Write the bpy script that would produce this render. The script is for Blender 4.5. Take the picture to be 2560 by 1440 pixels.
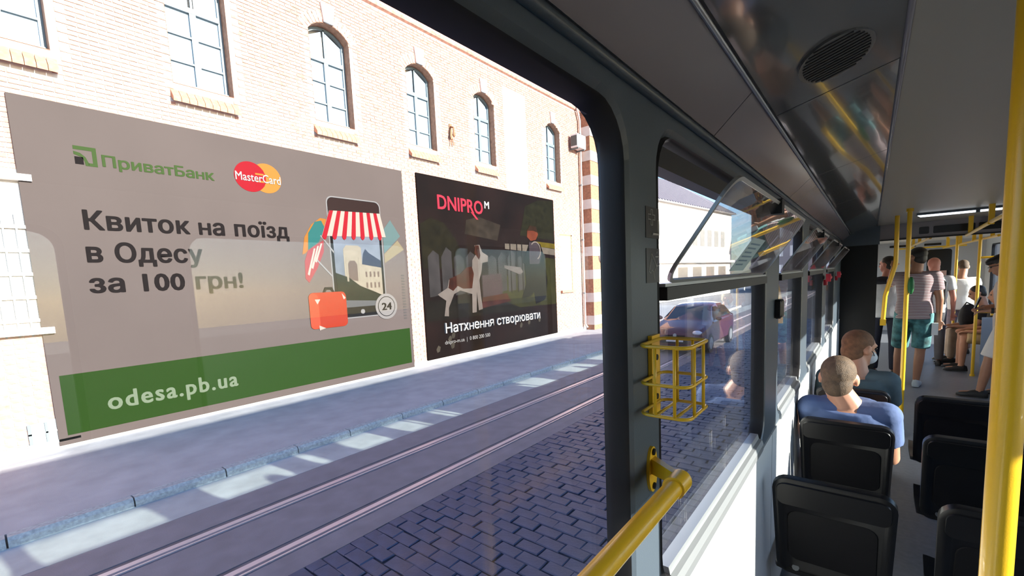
import bpy, bmesh, math, random
from mathutils import Vector, Matrix
random.seed(7)
for o in list(bpy.data.objects): bpy.data.objects.remove(o)
SC = bpy.context.scene
COL = SC.collection
PI = math.pi

# ------------------------------------------------------------------ camera
F_PX, PX, PY, IW, IH = 1102.3, 1280.0, 816.7, 2560.0, 1440.0
yaw, pitch, roll = .6846, -.1027, -.046
fw = Vector((-math.sin(yaw)*math.cos(pitch), math.cos(yaw)*math.cos(pitch), math.sin(pitch)))
rt = fw.cross(Vector((0, 0, 1))).normalized(); up = rt.cross(fw)
r2 = rt*math.cos(roll)+up*math.sin(roll); u2 = -rt*math.sin(roll)+up*math.cos(roll)
cam = bpy.data.cameras.new('camera'); co = bpy.data.objects.new('camera', cam); COL.objects.link(co)
co.matrix_world = Matrix(((r2.x, u2.x, -fw.x, 0), (r2.y, u2.y, -fw.y, 0), (r2.z, u2.z, -fw.z, 1.72), (0, 0, 0, 1)))
cam.sensor_fit = 'HORIZONTAL'; cam.sensor_width = 36; cam.lens = F_PX/IW*36
cam.shift_x = -(PX-IW/2)/IW; cam.shift_y = (PY-IH/2)/IW
cam.clip_start = .02; cam.clip_end = 500
SC.camera = co

# ------------------------------------------------------------------ light
SUN = Vector((1, .13, .318)).normalized()
w = bpy.data.worlds.new('world'); SC.world = w; w.use_nodes = True
nt = w.node_tree; bg = nt.nodes['Background']
sky = nt.nodes.new('ShaderNodeTexSky'); sky.sky_type = 'NISHITA'; sky.sun_disc = False
sky.sun_elevation = math.asin(SUN.z); sky.sun_rotation = math.atan2(SUN.x, SUN.y)
sky.air_density = 1.0; sky.dust_density = .6; sky.ozone_density = 1.5
wb = nt.nodes.new('ShaderNodeMix'); wb.data_type = 'RGBA'; wb.blend_type = 'MULTIPLY'; wb.inputs[0].default_value = 1; wb.inputs[7].default_value = (.80, .96, 1.30, 1)
nt.links.new(sky.outputs[0], wb.inputs[6]); nt.links.new(wb.outputs[2], bg.inputs[0]); bg.inputs[1].default_value = .30
sl = bpy.data.lights.new('sun', 'SUN'); sl.energy = 14.0; sl.angle = .009; sl.color = (1, .92, .84)
so = bpy.data.objects.new('sun', sl); COL.objects.link(so); so.location = (20, 7, 12)
so.rotation_euler = SUN.to_track_quat('Z', 'Y').to_euler()
vs = SC.view_settings
vs.view_transform = 'Standard'; vs.look = 'None'; vs.exposure = 0.35; vs.gamma = 1; vs.use_curve_mapping = False

# ------------------------------------------------------------------ materials
MATS = {}
def mat(name, c, rough=.6, metal=0, var=0, vscale=6, bump=0, bscale=60, spec=.5, emit=None, estr=0, coat=0):
    if name in MATS: return MATS[name]
    m = bpy.data.materials.new(name); m.use_nodes = True; n = m.node_tree.nodes; L = m.node_tree.links
    b = n['Principled BSDF']; b.inputs['Base Color'].default_value = (*c, 1)
    b.inputs['Roughness'].default_value = rough; b.inputs['Metallic'].default_value = metal
    b.inputs['Specular IOR Level'].default_value = spec; b.inputs['Coat Weight'].default_value = coat
    if emit: b.inputs['Emission Color'].default_value = (*emit, 1); b.inputs['Emission Strength'].default_value = estr
    if var or bump:
        tc = n.new('ShaderNodeTexCoord')
    if var:
        t = n.new('ShaderNodeTexNoise'); t.inputs['Scale'].default_value = vscale; t.inputs['Detail'].default_value = 6
        L.new(tc.outputs['Object'], t.inputs['Vector'])
        r = n.new('ShaderNodeValToRGB'); e = r.color_ramp.elements
        e[0].position = .3; e[1].position = .7
        e[0].color = (*[max(0, x*(1-var)) for x in c], 1); e[1].color = (*[min(1, x*(1+var)) for x in c], 1)
        L.new(t.outputs['Fac'], r.inputs[0]); L.new(r.outputs[0], b.inputs['Base Color'])
    if bump:
        t2 = n.new('ShaderNodeTexNoise'); t2.inputs['Scale'].default_value = bscale; t2.inputs['Detail'].default_value = 4
        L.new(tc.outputs['Object'], t2.inputs['Vector'])
        bp = n.new('ShaderNodeBump'); bp.inputs['Strength'].default_value = bump; bp.inputs['Distance'].default_value = .01
        L.new(t2.outputs['Fac'], bp.inputs['Height']); L.new(bp.outputs[0], b.inputs['Normal'])
    MATS[name] = m; return m

def glass(name, tint=(.93, .96, .95), haze=.02, refl=1.0, scratch=0):
    m = bpy.data.materials.new(name); m.use_nodes = True; n = m.node_tree.nodes; L = m.node_tree.links
    n.remove(n['Principled BSDF']); out = n['Material Output']
    tr = n.new('ShaderNodeBsdfTransparent'); tr.inputs[0].default_value = (*tint, 1)
    gl = n.new('ShaderNodeBsdfGlossy'); gl.inputs['Roughness'].default_value = .01; gl.inputs[0].default_value = (refl, refl, refl, 1)
    lw = n.new('ShaderNodeLayerWeight'); lw.inputs['Blend'].default_value = .5
    pw = n.new('ShaderNodeMath'); pw.operation = 'POWER'; pw.inputs[1].default_value = 5; L.new(lw.outputs['Facing'], pw.inputs[0])
    fr = n.new('ShaderNodeMath'); fr.operation = 'MULTIPLY_ADD'; fr.inputs[1].default_value = .95; fr.inputs[2].default_value = .012; L.new(pw.outputs[0], fr.inputs[0])
    mx = n.new('ShaderNodeMixShader'); L.new(fr.outputs[0], mx.inputs[0]); L.new(tr.outputs[0], mx.inputs[1]); L.new(gl.outputs[0], mx.inputs[2])
    df = n.new('ShaderNodeBsdfTranslucent'); df.inputs[0].default_value = (.8, .8, .8, 1)
    d2 = n.new('ShaderNodeBsdfDiffuse'); d2.inputs[0].default_value = (.8, .8, .8, 1)
    ad = n.new('ShaderNodeMixShader'); ad.inputs[0].default_value = .5; L.new(df.outputs[0], ad.inputs[1]); L.new(d2.outputs[0], ad.inputs[2])
    m2 = n.new('ShaderNodeMixShader'); L.new(mx.outputs[0], m2.inputs[1]); L.new(ad.outputs[0], m2.inputs[2])
    tc = n.new('ShaderNodeTexCoord')
    t = n.new('ShaderNodeTexNoise'); t.inputs['Scale'].default_value = 3; t.inputs['Detail'].default_value = 8
    L.new(tc.outputs['Object'], t.inputs['Vector'])
    mr = n.new('ShaderNodeMapRange'); mr.inputs['From Min'].default_value = .35; mr.inputs['From Max'].default_value = .75
    mr.inputs['To Min'].default_value = haze*.6; mr.inputs['To Max'].default_value = haze*1.6
    L.new(t.outputs['Fac'], mr.inputs[0])
    last = mr.outputs[0]
    if scratch:
        mp = n.new('ShaderNodeMapping'); mp.inputs['Scale'].default_value = (1, 60, 5); mp.inputs['Rotation'].default_value = (.25, 0, 0)
        L.new(tc.outputs['Object'], mp.inputs[0])
        t3 = n.new('ShaderNodeTexNoise'); t3.inputs['Scale'].default_value = 1.2; t3.inputs['Detail'].default_value = 5; L.new(mp.outputs[0], t3.inputs['Vector'])
        m3 = n.new('ShaderNodeMapRange'); m3.inputs['From Min'].default_value = .66; m3.inputs['From Max'].default_value = .74; m3.inputs['To Max'].default_value = scratch
        L.new(t3.outputs['Fac'], m3.inputs[0])
        s = n.new('ShaderNodeMath'); s.operation = 'ADD'; L.new(last, s.inputs[0]); L.new(m3.outputs[0], s.inputs[1]); last = s.outputs[0]
    L.new(last, m2.inputs[0]); L.new(m2.outputs[0], out.inputs[0])
    MATS[name] = m; return m

GREY = mat('painted_grey_panel', (.068, .088, .112), .35, bump=.05, bscale=300)
WALLP = mat('white_sidewall_panel', (.62, .63, .62), .4)
COVE = mat('cove_panel', (.22, .20, .215), .18, spec=.6)
CEILG = mat('glossy_ceiling_panel', (.13, .13, .125), .10, spec=.7, coat=.3)
CEIL = mat('ceiling_panel', (.25, .24, .22), .38)
RUBBER = mat('black_rubber', (.012, .011, .012), .45)
BLACK = mat('black_plastic', (.006, .006, .007), .33, bump=.04, bscale=400, spec=.35)
YEL = mat('yellow_powder_coat', (.72, .43, .015), .32, bump=.06, bscale=500, coat=.2)
SILVER = mat('satin_aluminium', (.45, .47, .49), .35, .7)
FLOORM = mat('grey_vinyl_floor', (.16, .168, .19), .35, var=.12, vscale=30)
RED = mat('red_plastic', (.45, .012, .03), .4)
GL1 = glass('window_glass', haze=.0035)
GL2 = glass('scratched_window_glass', haze=.010, scratch=.16)
GLH = glass('hopper_glass', tint=(.80, .80, .78), haze=.03, scratch=.06)
WHITE = mat('white_paint', (.75, .75, .74), .5)
DARKSCR = mat('dark_display', (.006, .006, .007), .2)

# ------------------------------------------------------------------ mesh helpers
class MB:
    def __init__(s): s.v = []; s.f = []
    def add(s, vs, fs):
        b = len(s.v); s.v += [tuple(x) for x in vs]; s.f += [tuple(i+b for i in f) for f in fs]; return s
    def box(s, a, b):
        (x0, y0, z0), (x1, y1, z1) = a, b
        return s.add([(x0,y0,z0),(x1,y0,z0),(x1,y1,z0),(x0,y1,z0),(x0,y0,z1),(x1,y0,z1),(x1,y1,z1),(x0,y1,z1)],
                     [(0,3,2,1),(4,5,6,7),(0,1,5,4),(1,2,6,5),(2,3,7,6),(3,0,4,7)])
    def hexa(s, p):   # 8 points: bottom 4, top 4
        return s.add(p, [(0,3,2,1),(4,5,6,7),(0,1,5,4),(1,2,6,5),(2,3,7,6),(3,0,4,7)])
    def rings(s, rs, closed=True, caps=True):
        n = len(rs[0]); b = len(s.v)
        for r in rs: s.v += [tuple(x) for x in r]
        for i in range(len(rs)-1):
            for j in range(n if closed else n-1):
                k = (j+1) % n
                s.f.append((b+i*n+j, b+i*n+k, b+(i+1)*n+k, b+(i+1)*n+j))
        if caps:
            s.f.append(tuple(b+j for j in reversed(range(n)))); s.f.append(tuple(b+(len(rs)-1)*n+j for j in range(n)))
        return s
    def tube(s, pts, r, n=10, caps=True):
        pts = [Vector(p) for p in pts]; rr = r if isinstance(r, (list, tuple)) else [r]*len(pts)
        t0 = (pts[1]-pts[0]).normalized()
        a = t0.orthogonal().normalized(); rs = []
        for i, p in enumerate(pts):
            t = (pts[min(i+1, len(pts)-1)]-pts[max(i-1, 0)]).normalized()
            a = (a-t*a.dot(t)).normalized(); b = t.cross(a)
            rs.append([p+(a*math.cos(2*PI*k/n)+b*math.sin(2*PI*k/n))*rr[i] for k in range(n)])
        return s.rings(rs, caps=caps)
    def capsule(s, p0, p1, r0, r1=None, n=12):
        r1 = r0 if r1 is None else r1; p0 = Vector(p0); p1 = Vector(p1); d = (p1-p0); L = d.length; d = d/L if L > 1e-6 else Vector((0,0,1))
        pts = []; rr = []
        for k in range(5):
            a = PI/2*(1-k/4)*.97; pts.append(p0-d*r0*math.sin(a)); rr.append(r0*math.cos(a))
        for k in range(5):
            a = PI/2*(k/4)*.97; pts.append(p1+d*r1*math.sin(a)); rr.append(r1*math.cos(a))
        a = d.orthogonal().normalized(); b = d.cross(a)
        return s.rings([[p+(a*math.cos(2*PI*k/n)+b*math.sin(2*PI*k/n))*q for k in range(n)] for p, q in zip(pts, rr)])
    def ell(s, c, X, Y, Z, n=16, m=10):
        c = Vector(c); X = Vector(X); Y = Vector(Y); Z = Vector(Z); rs = []
        for i in range(m+1):
            t = -PI/2+PI*i/m; t *= .985
            rs.append([c+X*math.cos(t)*math.cos(2*PI*k/n)+Y*math.cos(t)*math.sin(2*PI*k/n)+Z*math.sin(t) for k in range(n)])
        return s.rings(rs)
    def prism(s, poly, d):   # poly: 3-D points, extruded by d
        d = Vector(d); return s.rings([[Vector(p) for p in poly], [Vector(p)+d for p in poly]])
    def disc(s, c, ax, r, th, n=32):
        return s.tube([Vector(c), Vector(c)+Vector(ax).normalized()*th], r, n)
    def build(s, name, m, parent=None, smooth=False, angle=None):
        me = bpy.data.meshes.new(name); me.from_pydata(s.v, [], s.f); me.validate()
        bm = bmesh.new(); bm.from_mesh(me); bmesh.ops.recalc_face_normals(bm, faces=bm.faces); bm.to_mesh(me); bm.free()
        if smooth:
            me.polygons.foreach_set('use_smooth', [True]*len(me.polygons))
            if angle:
                try: me.set_sharp_from_angle(angle=math.radians(angle))
                except Exception: pass
        if m: me.materials.append(m)
        o = bpy.data.objects.new(name, me); COL.objects.link(o)
        if parent: o.parent = parent
        return o

def empty(name, loc=(0, 0, 0)):
    o = bpy.data.objects.new(name, None); COL.objects.link(o); o['_loc'] = 1; del o['_loc']; o.empty_display_size = .1
    return o
def tag(o, label=None, cat=None, group=None, kind=None):
    if label: o['label'] = label
    if cat: o['category'] = cat
    if group: o['group'] = group
    if kind: o['kind'] = kind
    return o
def thing(name, label, cat, group=None): return tag(empty(name), label, cat, group)
def struct(name, mb, m, label, parent=None, smooth=False, angle=None):
    o = mb.build(name, m, parent, smooth, angle); tag(o, label, None, None, 'structure'); return o

def rrect(y0, y1, z0, z1, r, n=6, x=0.0):
    """rounded rectangle in the plane x, counter-clockwise, 4*(n+1) points"""
    P = []
    for cy, cz, a0 in ((y1-r, z0+r, -PI/2), (y1-r, z1-r, 0), (y0+r, z1-r, PI/2), (y0+r, z0+r, PI)):
        for k in range(n+1):
            a = a0+PI/2*k/n; P.append(Vector((x, cy+r*math.cos(a), cz+r*math.sin(a))))
    return P
def cell(mb, hole, Y0, Y1, Z0, Z1, x):
    """flat face of a wall cell around a hole ring (both rings have equal counts, corners snapped)"""
    n = len(hole); q = n//4; out = []
    cor = [(Y1, Z0), (Y1, Z1), (Y0, Z1), (Y0, Z0)]
    for i in range(4):
        for k in range(q):
            p = hole[i*q+k]; cy, cz = cor[i]
            out.append(Vector((x, cy, cz)))
    b = len(mb.v)
    mb.v += [(x, p.y, p.z) for p in hole]
    mb.v += [tuple(p) for p in out]
    for j in range(n):
        k = (j+1) % n
        if (out[j]-out[k]).length < 1e-7: mb.f.append((b+j, b+k, b+n+j))
        else: mb.f.append((b+j, b+k, b+n+k, b+n+j))

PENDING = []      # objects with modifiers to be made plain meshes at the end
# text ---------------------------------------------------------------
def text(body, name, m, parent, box, M, bold=.0, th=.004, spacing=1.0, shear=0.0):
    """lettering fitted to box=(u0,u1,v0,v1); M maps (u,v,0) to the world"""
    cu = bpy.data.curves.new(name, 'FONT'); cu.body = body.replace('н', 'h'); cu.size = 1; cu.small_caps_scale = .74; cu.extrude = 0; cu.fill_mode = 'FRONT'; cu.space_character = spacing; cu.shear = shear
    cu.resolution_u = 3
    for i_, ch in enumerate(body):
        if ch == 'н': cu.body_format[i_].use_small_caps = True
    o = bpy.data.objects.new(name, cu); COL.objects.link(o)
    PENDING.append(('text', o, name, m, parent, box, M, th, bold)); return o

def flush():
    dg = bpy.context.evaluated_depsgraph_get()
    for p in PENDING:
        o = p[1]; me = bpy.data.meshes.new_from_object(o.evaluated_get(dg))
        if p[0] == 'text':
            _, o, name, m, parent, box, M, th, bold = p
            xs = [v.co.x for v in me.vertices]; ys = [v.co.y for v in me.vertices]
            x0, x1, y0, y1 = min(xs), max(xs), min(ys), max(ys)
            sx = (box[1]-box[0])/(x1-x0); sy = (box[3]-box[2])/(y1-y0)
            bm = bmesh.new(); bm.from_mesh(me)
            if bold:
                src = bm.verts[:]+bm.edges[:]+bm.faces[:]
                for kk, (dx, dy) in enumerate(((1, 0), (-1, 0), (0, .6), (0, -.6), (.7, .5), (-.7, -.5), (.7, -.5), (-.7, .5))):
                    dd_ = bmesh.ops.duplicate(bm, geom=src)
                    bmesh.ops.translate(bm, vec=(dx*bold, dy*bold, .12*(kk+1)), verts=[g for g in dd_['geom'] if isinstance(g, bmesh.types.BMVert)])
                xs = [v.co.x for v in bm.verts]; ys = [v.co.y for v in bm.verts]
                x0, x1, y0, y1 = min(xs), max(xs), min(ys), max(ys); sx = (box[1]-box[0])/(x1-x0); sy = (box[3]-box[2])/(y1-y0)
            r = bmesh.ops.extrude_face_region(bm, geom=bm.faces[:])
            for g in r['geom']:
                if isinstance(g, bmesh.types.BMVert): g.co.z += 1
            for v in bm.verts:
                v.co = M @ Vector((box[0]+(v.co.x-x0)*sx, box[2]+(v.co.y-y0)*sy, v.co.z*th))
            bmesh.ops.recalc_face_normals(bm, faces=bm.faces)
            bm.to_mesh(me); bm.free(); me.name = name; me.materials.clear(); me.materials.append(m)
            n = bpy.data.objects.new(name, me); bpy.data.objects.remove(o); COL.objects.link(n); n.name = name
            if parent: n.parent = parent
        else:
            me.name = o.data.name+'_mesh'; o.modifiers.clear(); o.data = me
            me.polygons.foreach_set('use_smooth', [True]*len(me.polygons))

# ================================================================== TRAM SHELL
XL, XR, ZC = -.34, 2.06, 2.24          # inner left wall, inner right wall, flat ceiling
Y0T, YP = -1.6, 7.9                    # added closing wall, portal to the front section
WIN_Z0, WIN_Z1 = 1.0, 2.015
WINS = [(-1.25, .755), (.905, 2.11), (2.45, 3.36), (3.70, 4.95), (5.30, 6.55)]
CUTS = [Y0T, .83, 2.28, 3.53, 5.125, YP]
# floor
mb = MB().box((-.40, Y0T, -.12), (2.12, 16.2, 0))
fl = struct('floor', mb, FLOORM, 'grey speckled vinyl floor of the tram')
# left wall with rounded window openings
mb = MB(); WT = .055
for i, (a, b) in enumerate(WINS):
    h0 = rrect(a-.012, b+.012, WIN_Z0-.012, WIN_Z1+.012, .10, x=XL)
    h1 = rrect(a, b, WIN_Z0, WIN_Z1, .095, x=XL-.012)
    h2 = rrect(a, b, WIN_Z0, WIN_Z1, .095, x=XL-WT)
    cell(mb, h0, CUTS[i], CUTS[i+1], .0, 2.06, XL)
    cell(mb, h2, CUTS[i], CUTS[i+1], .0, 2.06, XL-WT)
    mb.rings([h0, h1, h2], caps=False)
wl = struct('wall_left', mb, GREY, 'grey painted tram side wall with rounded window openings')
# white lower lining of the left wall
for i in range(5):
    lo = MB().box((XL, CUTS[i]+.004, .08), (XL+.006, CUTS[i+1]-.004, .962)).build('lining_panel', WALLP, wl)
# left windows
def window(n, a, b, side=-1, hopper=True, gm=GL1, label=''):
    xin = XL if side < 0 else XR
    s = side
    X = lambda d: xin+s*d
    e = empty('window_%d' % n); tag(e, label, None, None, 'structure')
    ri = rrect(a+.0, b-.0, WIN_Z0+.0, WIN_Z1-.0, .095, x=X(.010)); 
    r1 = rrect(a+.005, b-.005, WIN_Z0+.005, WIN_Z1-.005, .09, x=X(.002))
    r2_ = rrect(a+.009, b-.009, WIN_Z0+.009, WIN_Z1-.009, .087, x=X(.010))
    r3 = rrect(a+.010, b-.010, WIN_Z0+.010, WIN_Z1-.010, .087, x=X(.05))
    r4 = rrect(a, b, WIN_Z0, WIN_Z1, .095, x=X(.05))
    m = MB(); m.rings([ri, r1, r2_, r3, r4, ri], caps=False); m.build('rubber_gasket', RUBBER, e, True, 40)
    zt = WIN_Z1-.02
    if hopper:
        MB().box((min(X(-.008), X(.046)), a+.024, 1.664), (max(X(-.008), X(.046)), b-.024, 1.692)).build('transom', RUBBER, e)
        MB().box((min(X(-.004), X(.05)), a+.024, 1.693), (max(X(-.004), X(.05)), b-.024, 1.700)).build('transom_cap', SILVER, e)
        zt = 1.664
        # upper fixed head rail behind the tilting pane
        MB().box((min(X(.012), X(.05)), a+.03, 1.945), (max(X(.012), X(.05)), b-.03, 1.99)).build('head_rail', RUBBER, e)
        # the tilting pane, open inwards
        p0 = Vector((X(.006), 0, 1.705)); p1 = Vector((X(-.135), 0, 1.905)); d = (p1-p0); L = d.length; d.normalize(); nn = Vector((-d.z*s, 0, d.x*s)) 
        ring = rrect(a+.035, b-.035, 0, L, .05, x=0)
        def mp(q, off): return p0+d*q.z+Vector((0, q.y, 0))+nn*off
        pane = MB().rings([[mp(q, 0) for q in ring], [mp(q, .005) for q in ring]]).build('hopper_pane', GLH, e)
        rim_o = rrect(a+.033, b-.033, -.002, L+.002, .05, x=0); rim_i = rrect(a+.041, b-.041, .006, L-.006, .045, x=0)
        MB().rings([[mp(q, -.001) for q in rim_o], [mp(q, .006) for q in rim_o], [mp(q, .006) for q in rim_i], [mp(q, -.001) for q in rim_i], [mp(q, -.001) for q in rim_o]], caps=False).build('pane_edge', SILVER, pane)
        yc = a+(b-a)*.46
        c = MB(); q0 = p0+d*(L-.025); c.box((q0.x-.018, yc-.022, q0.z-.012), (q0.x+.024, yc+.022, q0.z+.028)); c.build('latch', BLACK, pane)
        for yy in (b-.30,):
            MB().tube([p0+Vector((0, yy, .02)), p0+d*.16+Vector((0, yy, 0))], .004, 6).build('stay_arm', SILVER, pane)
    MB().box((min(X(.040), X(.045)), a+.02, WIN_Z0+.018), (max(X(.040), X(.045)), b-.02, zt+.0)).build('glass_pane', gm, e)
    return e
window(1, *WINS[0], hopper=False, gm=GL1, label='large fixed tram window in a black rubber gasket facing the billboards')
w2 = window(2, *WINS[1], gm=GL2, label='tram window with tilted hopper pane beside the yellow basket')
window(3, *WINS[2], gm=GL2, label='tram window with open hopper pane between the second and third pillar')
window(4, *WINS[3], label='tram window with open hopper beside the red emergency hammers')
window(5, *WINS[4], label='last left tram window before the dark portal panel')
# aluminium sill ledge beneath each hinged window
for i in (1, 2, 3, 4):
    a, b = WINS[i]
    prof = [(XL-.040, 1.030), (XL-.012, 1.030), (XL-.008, 1.012), (XL+.004, 1.008), (XL+.010, .990), (XL+.010, .965), (XL+.001, .965), (XL-.02, .99), (XL-.04, .99)]
    s_ = struct('trim_%d' % (i+1), MB().prism([(x, a+.07, z) for x, z in prof], (0, b-a-.14, 0)), SILVER, 'aluminium window sill ledge below tram window %s' % ['', 'two', 'three', 'four', 'five'][i])
# right wall
mb = MB(); RW = [(-1.3, .3), (.75, 2.25), (2.7, 4.2), (4.65, 6.15), (6.6, 7.62), (7.98, 10.2), (10.7, 12.3), (12.8, 14.4)]
rc = [Y0T]+[(RW[i][1]+RW[i+1][0])/2 for i in range(len(RW)-1)]+[16.2]
for i, (a, b) in enumerate(RW):
    wz = .12 if i == 7 else WIN_Z0
    h0 = rrect(a, b, wz, 2.06, .09, x=XR); h1 = rrect(a, b, wz, 2.06, .09, x=XR+WT)
    cell(mb, h0, rc[i], rc[i+1], 0, 2.24, XR); cell(mb, h1, rc[i], rc[i+1], 0, 2.24, XR+WT); mb.rings([h0, h1], caps=False)
struct('wall_right', mb, WALLP, 'pale tram side wall opposite the billboards')
for i, (a, b) in enumerate(RW):
    e = empty('window_%d' % (6+i)); tag(e, 'tram window in the right side wall', None, None, 'structure')
    wz = .12 if i == 7 else WIN_Z0
    r1 = rrect(a, b, wz, 2.06, .09, x=XR+.002); r2_ = rrect(a+.025, b-.025, wz+.025, 2.035, .08, x=XR+.002)
    r3 = rrect(a+.025, b-.025, wz+.025, 2.035, .08, x=XR+.05); r4 = rrect(a, b, wz, 2.06, .09, x=XR+.05)
    MB().rings([r1, r2_, r3, r4, r1], caps=False).build('rubber_gasket', RUBBER, e)
    MB().box((XR+.04, a+.02, wz+.02), (XR+.045, b-.02, 2.04)).build('glass_pane', GL1, e)
# ceiling: cove, glossy sloped panel, flat ceiling
A = (XL, 2.06); A2 = (XL+.012, 2.072); B = (-.238, 2.158); C = (.048, ZC)
def strip(p, q, y0, y1, t=.012):
    d = Vector((q[0]-p[0], 0, q[1]-p[1])).normalized(); n = Vector((-d.z, 0, d.x))*t
    P = Vector((p[0], 0, p[1])); Q = Vector((q[0], 0, q[1]))
    pts = [P, Q, Q+n, P+n]
    return MB().prism([(v.x, y0, v.z) for v in pts], (0, y1-y0, 0))
ce = struct('ceiling', MB().box((C[0], Y0T, ZC), (2.12, YP, ZC+.02)), CEIL, 'pale flat tram ceiling running to the portal')
YJ = [Y0T, -.1, 1.27, 2.65, 4.0, 5.4, 6.7, YP]
for i in range(len(YJ)-1):
    strip(A2, B, YJ[i]+.0025, YJ[i+1]-.0025).build('cove_panel', COVE, ce)
YG = [Y0T, .2, 1.55, 2.7, 4.1, 5.5, 6.8, YP]
for i in range(len(YG)-1):
    g = strip((B[0]+.01, B[1]+.008), (C[0]-.004, C[1]-.002), YG[i]+.003, YG[i+1]-.003)
    gp = g.build('glossy_panel', CEILG, ce)
    for f in (.25, .75):
        yy = YG[i]*(1-f)+YG[i+1]*f
        p = Vector((B[0]+.05, yy, B[1]+.028)); MB().disc(p+Vector((.002, 0, -.003)), (.35, 0, -.9), .006, .004, 10).build('screw', BLACK, gp)
for nm, p, r in (('cornice_rail', (A[0]+.004, A[1]+.002), .010), ('cove_edge_strip', (B[0]+.004, B[1]-.002), .005), ('ceiling_edge_strip', (C[0], C[1]-.004), .006)):
    MB().tube([(p[0], Y0T, p[1]), (p[0], YP, p[1])], r, 8).build(nm, {'cornice_rail': GREY, 'cove_edge_strip': SILVER, 'ceiling_edge_strip': COVE}[nm], ce, True)
# loudspeaker grille in the glossy panel: an oval of slots
d = Vector((C[0]-B[0], 0, C[1]-B[1])).normalized(); nrm = Vector((d.z, 0, -d.x))
gr = thing('ceiling_loudspeaker', 'oval slotted loudspeaker grille set in the glossy ceiling panel', 'loudspeaker')
gc = Vector((B[0], 0, B[1]))+d*.165+Vector((0, 1.33, 0))+nrm*.0
ring = [gc+d*.075*math.cos(2*PI*k/32)+Vector((0, .115*math.sin(2*PI*k/32), 0)) for k in range(32)]
MB().rings([[q-nrm*.006 for q in ring], [q+nrm*.004 for q in ring]]).build('grille_plate', mat('grille_grey', (.12, .12, .115), .3), gr)
for k in range(-6, 7):
    yy = k*.016; hw = .066*math.sqrt(max(0, 1-(yy/.115)**2))
    c = gc+Vector((0, yy, 0))+nrm*.0045
    MB().hexa([c-d*hw+Vector((0,-.004,0)), c+d*hw+Vector((0,-.004,0)), c+d*hw+Vector((0,.004,0)), c-d*hw+Vector((0,.004,0)),
               c-d*hw+Vector((0,-.004,0))+nrm*.002, c+d*hw+Vector((0,-.004,0))+nrm*.002, c+d*hw+Vector((0,.004,0))+nrm*.002, c-d*hw+Vector((0,.004,0))+nrm*.002]).build('slot', mat('slot_grey', (.03, .03, .03), .5), gr)
# outer roof
mb = MB(); P = [(-.40, 2.06), (-.40, 2.12), (-.28, 2.26), (.2, 2.36), (.86, 2.40), (1.5, 2.36), (2.0, 2.26), (2.12, 2.12), (2.12, 2.24), (2.0, 2.262), (.1, 2.262), (-.25, 2.19), (-.35, 2.09)]
P = [(-.40, 2.06), (-.40, 2.12), (-.28, 2.30), (.2, 2.38), (.86, 2.41), (1.5, 2.38), (2.0, 2.32), (2.13, 2.24), (2.05, 2.245), (2.0, 2.275), (.1, 2.275), (-.25, 2.20), (-.36, 2.10)]
struct('trim_1', mb.prism([(x, Y0T-.05, z) for x, z in P], (0, 16.3-Y0T+.05, 0)), WHITE, 'white outer roof skin of the tram')
# added solid wall behind the camera, keeps daylight off the seat backs
def yz2xz(L, y): return [Vector((p.y, y, p.z)) for p in L]
mb = MB().box((XL-.06, Y0T-.05, 0), (XR+.06, Y0T, 2.26))
struct('wall_back_added', mb, GREY, 'added grey wall blocking light behind the camera')
# ---- portal to the front section
po = struct('wall_front', MB().box((.06, YP, 2.045), (XR, YP+.10, ZC)), COVE, 'grey header and portal frame between the tram sections')
MB().box((XL, YP-.015, 0), (.065, YP+.05, 2.0)).build('portal_side_panel', BLACK, po)
MB().box((XL, YP-.02, 1.99), (.08, YP+.10, ZC)).build('portal_corner', GREY, po)
MB().box((1.75, YP, 0), (XR, YP+.10, ZC)).build('portal_side_post', GREY, po)
MB().box((.06, YP-.012, 2.030), (XR, YP+.03, 2.048)).build('header_edge', RUBBER, po)
for a, b in ((.47, .565), (.605, .98), (1.01, 1.42)):
    r = rrect(a, b, 2.085, 2.175, .012, 3); rv = yz2xz(r, YP-.008)
    MB().rings([rv, [p+Vector((0, .006, 0)) for p in rv]]).build('display_panel', DARKSCR, po)
# ---- front section shell
mb = MB(); FW = [(8.9, 10.4), (10.8, 12.3), (12.7, 14.2)]; fc = [YP, 10.6, 12.5, 15.4]
for i, (a, b) in enumerate(FW):
    h0 = rrect(a, b, 1.0, 2.0, .09, x=XL); h1 = rrect(a, b, 1.0, 2.0, .09, x=XL-WT)
    cell(mb, h0, fc[i], fc[i+1], 0, 2.24, XL); cell(mb, h1, fc[i], fc[i+1], 0, 2.24, XL-WT); mb.rings([h0, h1], caps=False)
    e = empty('window_%d' % (14+i)); tag(e, 'left window of the front tram section', None, None, 'structure')
    MB().box((XL-.045, a-.01, .99), (XL-.04, b+.01, 2.01)).build('glass_pane', GL1, e)
struct('wall_far_left', mb, WALLP, 'left side wall of the front tram section')
struct('ceiling_front', MB().box((XL, YP+.1, 2.235), (XR, 15.5, 2.26)), mat('warm_ceiling', (.72, .66, .56), .3), 'pale glossy ceiling of the front tram section')
FE = 15.0
fe = struct('wall_far_end', MB().box((XL, FE, 0), (.98, FE+.05, 2.24)).box((1.56, FE, 0), (XR, FE+.05, 2.24)).box((.98, FE, 2.08), (1.56, FE+.05, 2.24)), mat('far_wall_grey', (.42, .42, .42), .4), 'grey end wall of the front tram section')
for a, b in ((.35, .85), (1.0, 1.3)):
    MB().box((a, FE-.012, 2.12), (b, FE-.002, 2.17)).build('display_panel', DARKSCR, fe)
e = empty('door_1'); tag(e, 'grey cab door with a dark upper window at the far end of the tram', None, None, 'structure')
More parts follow.
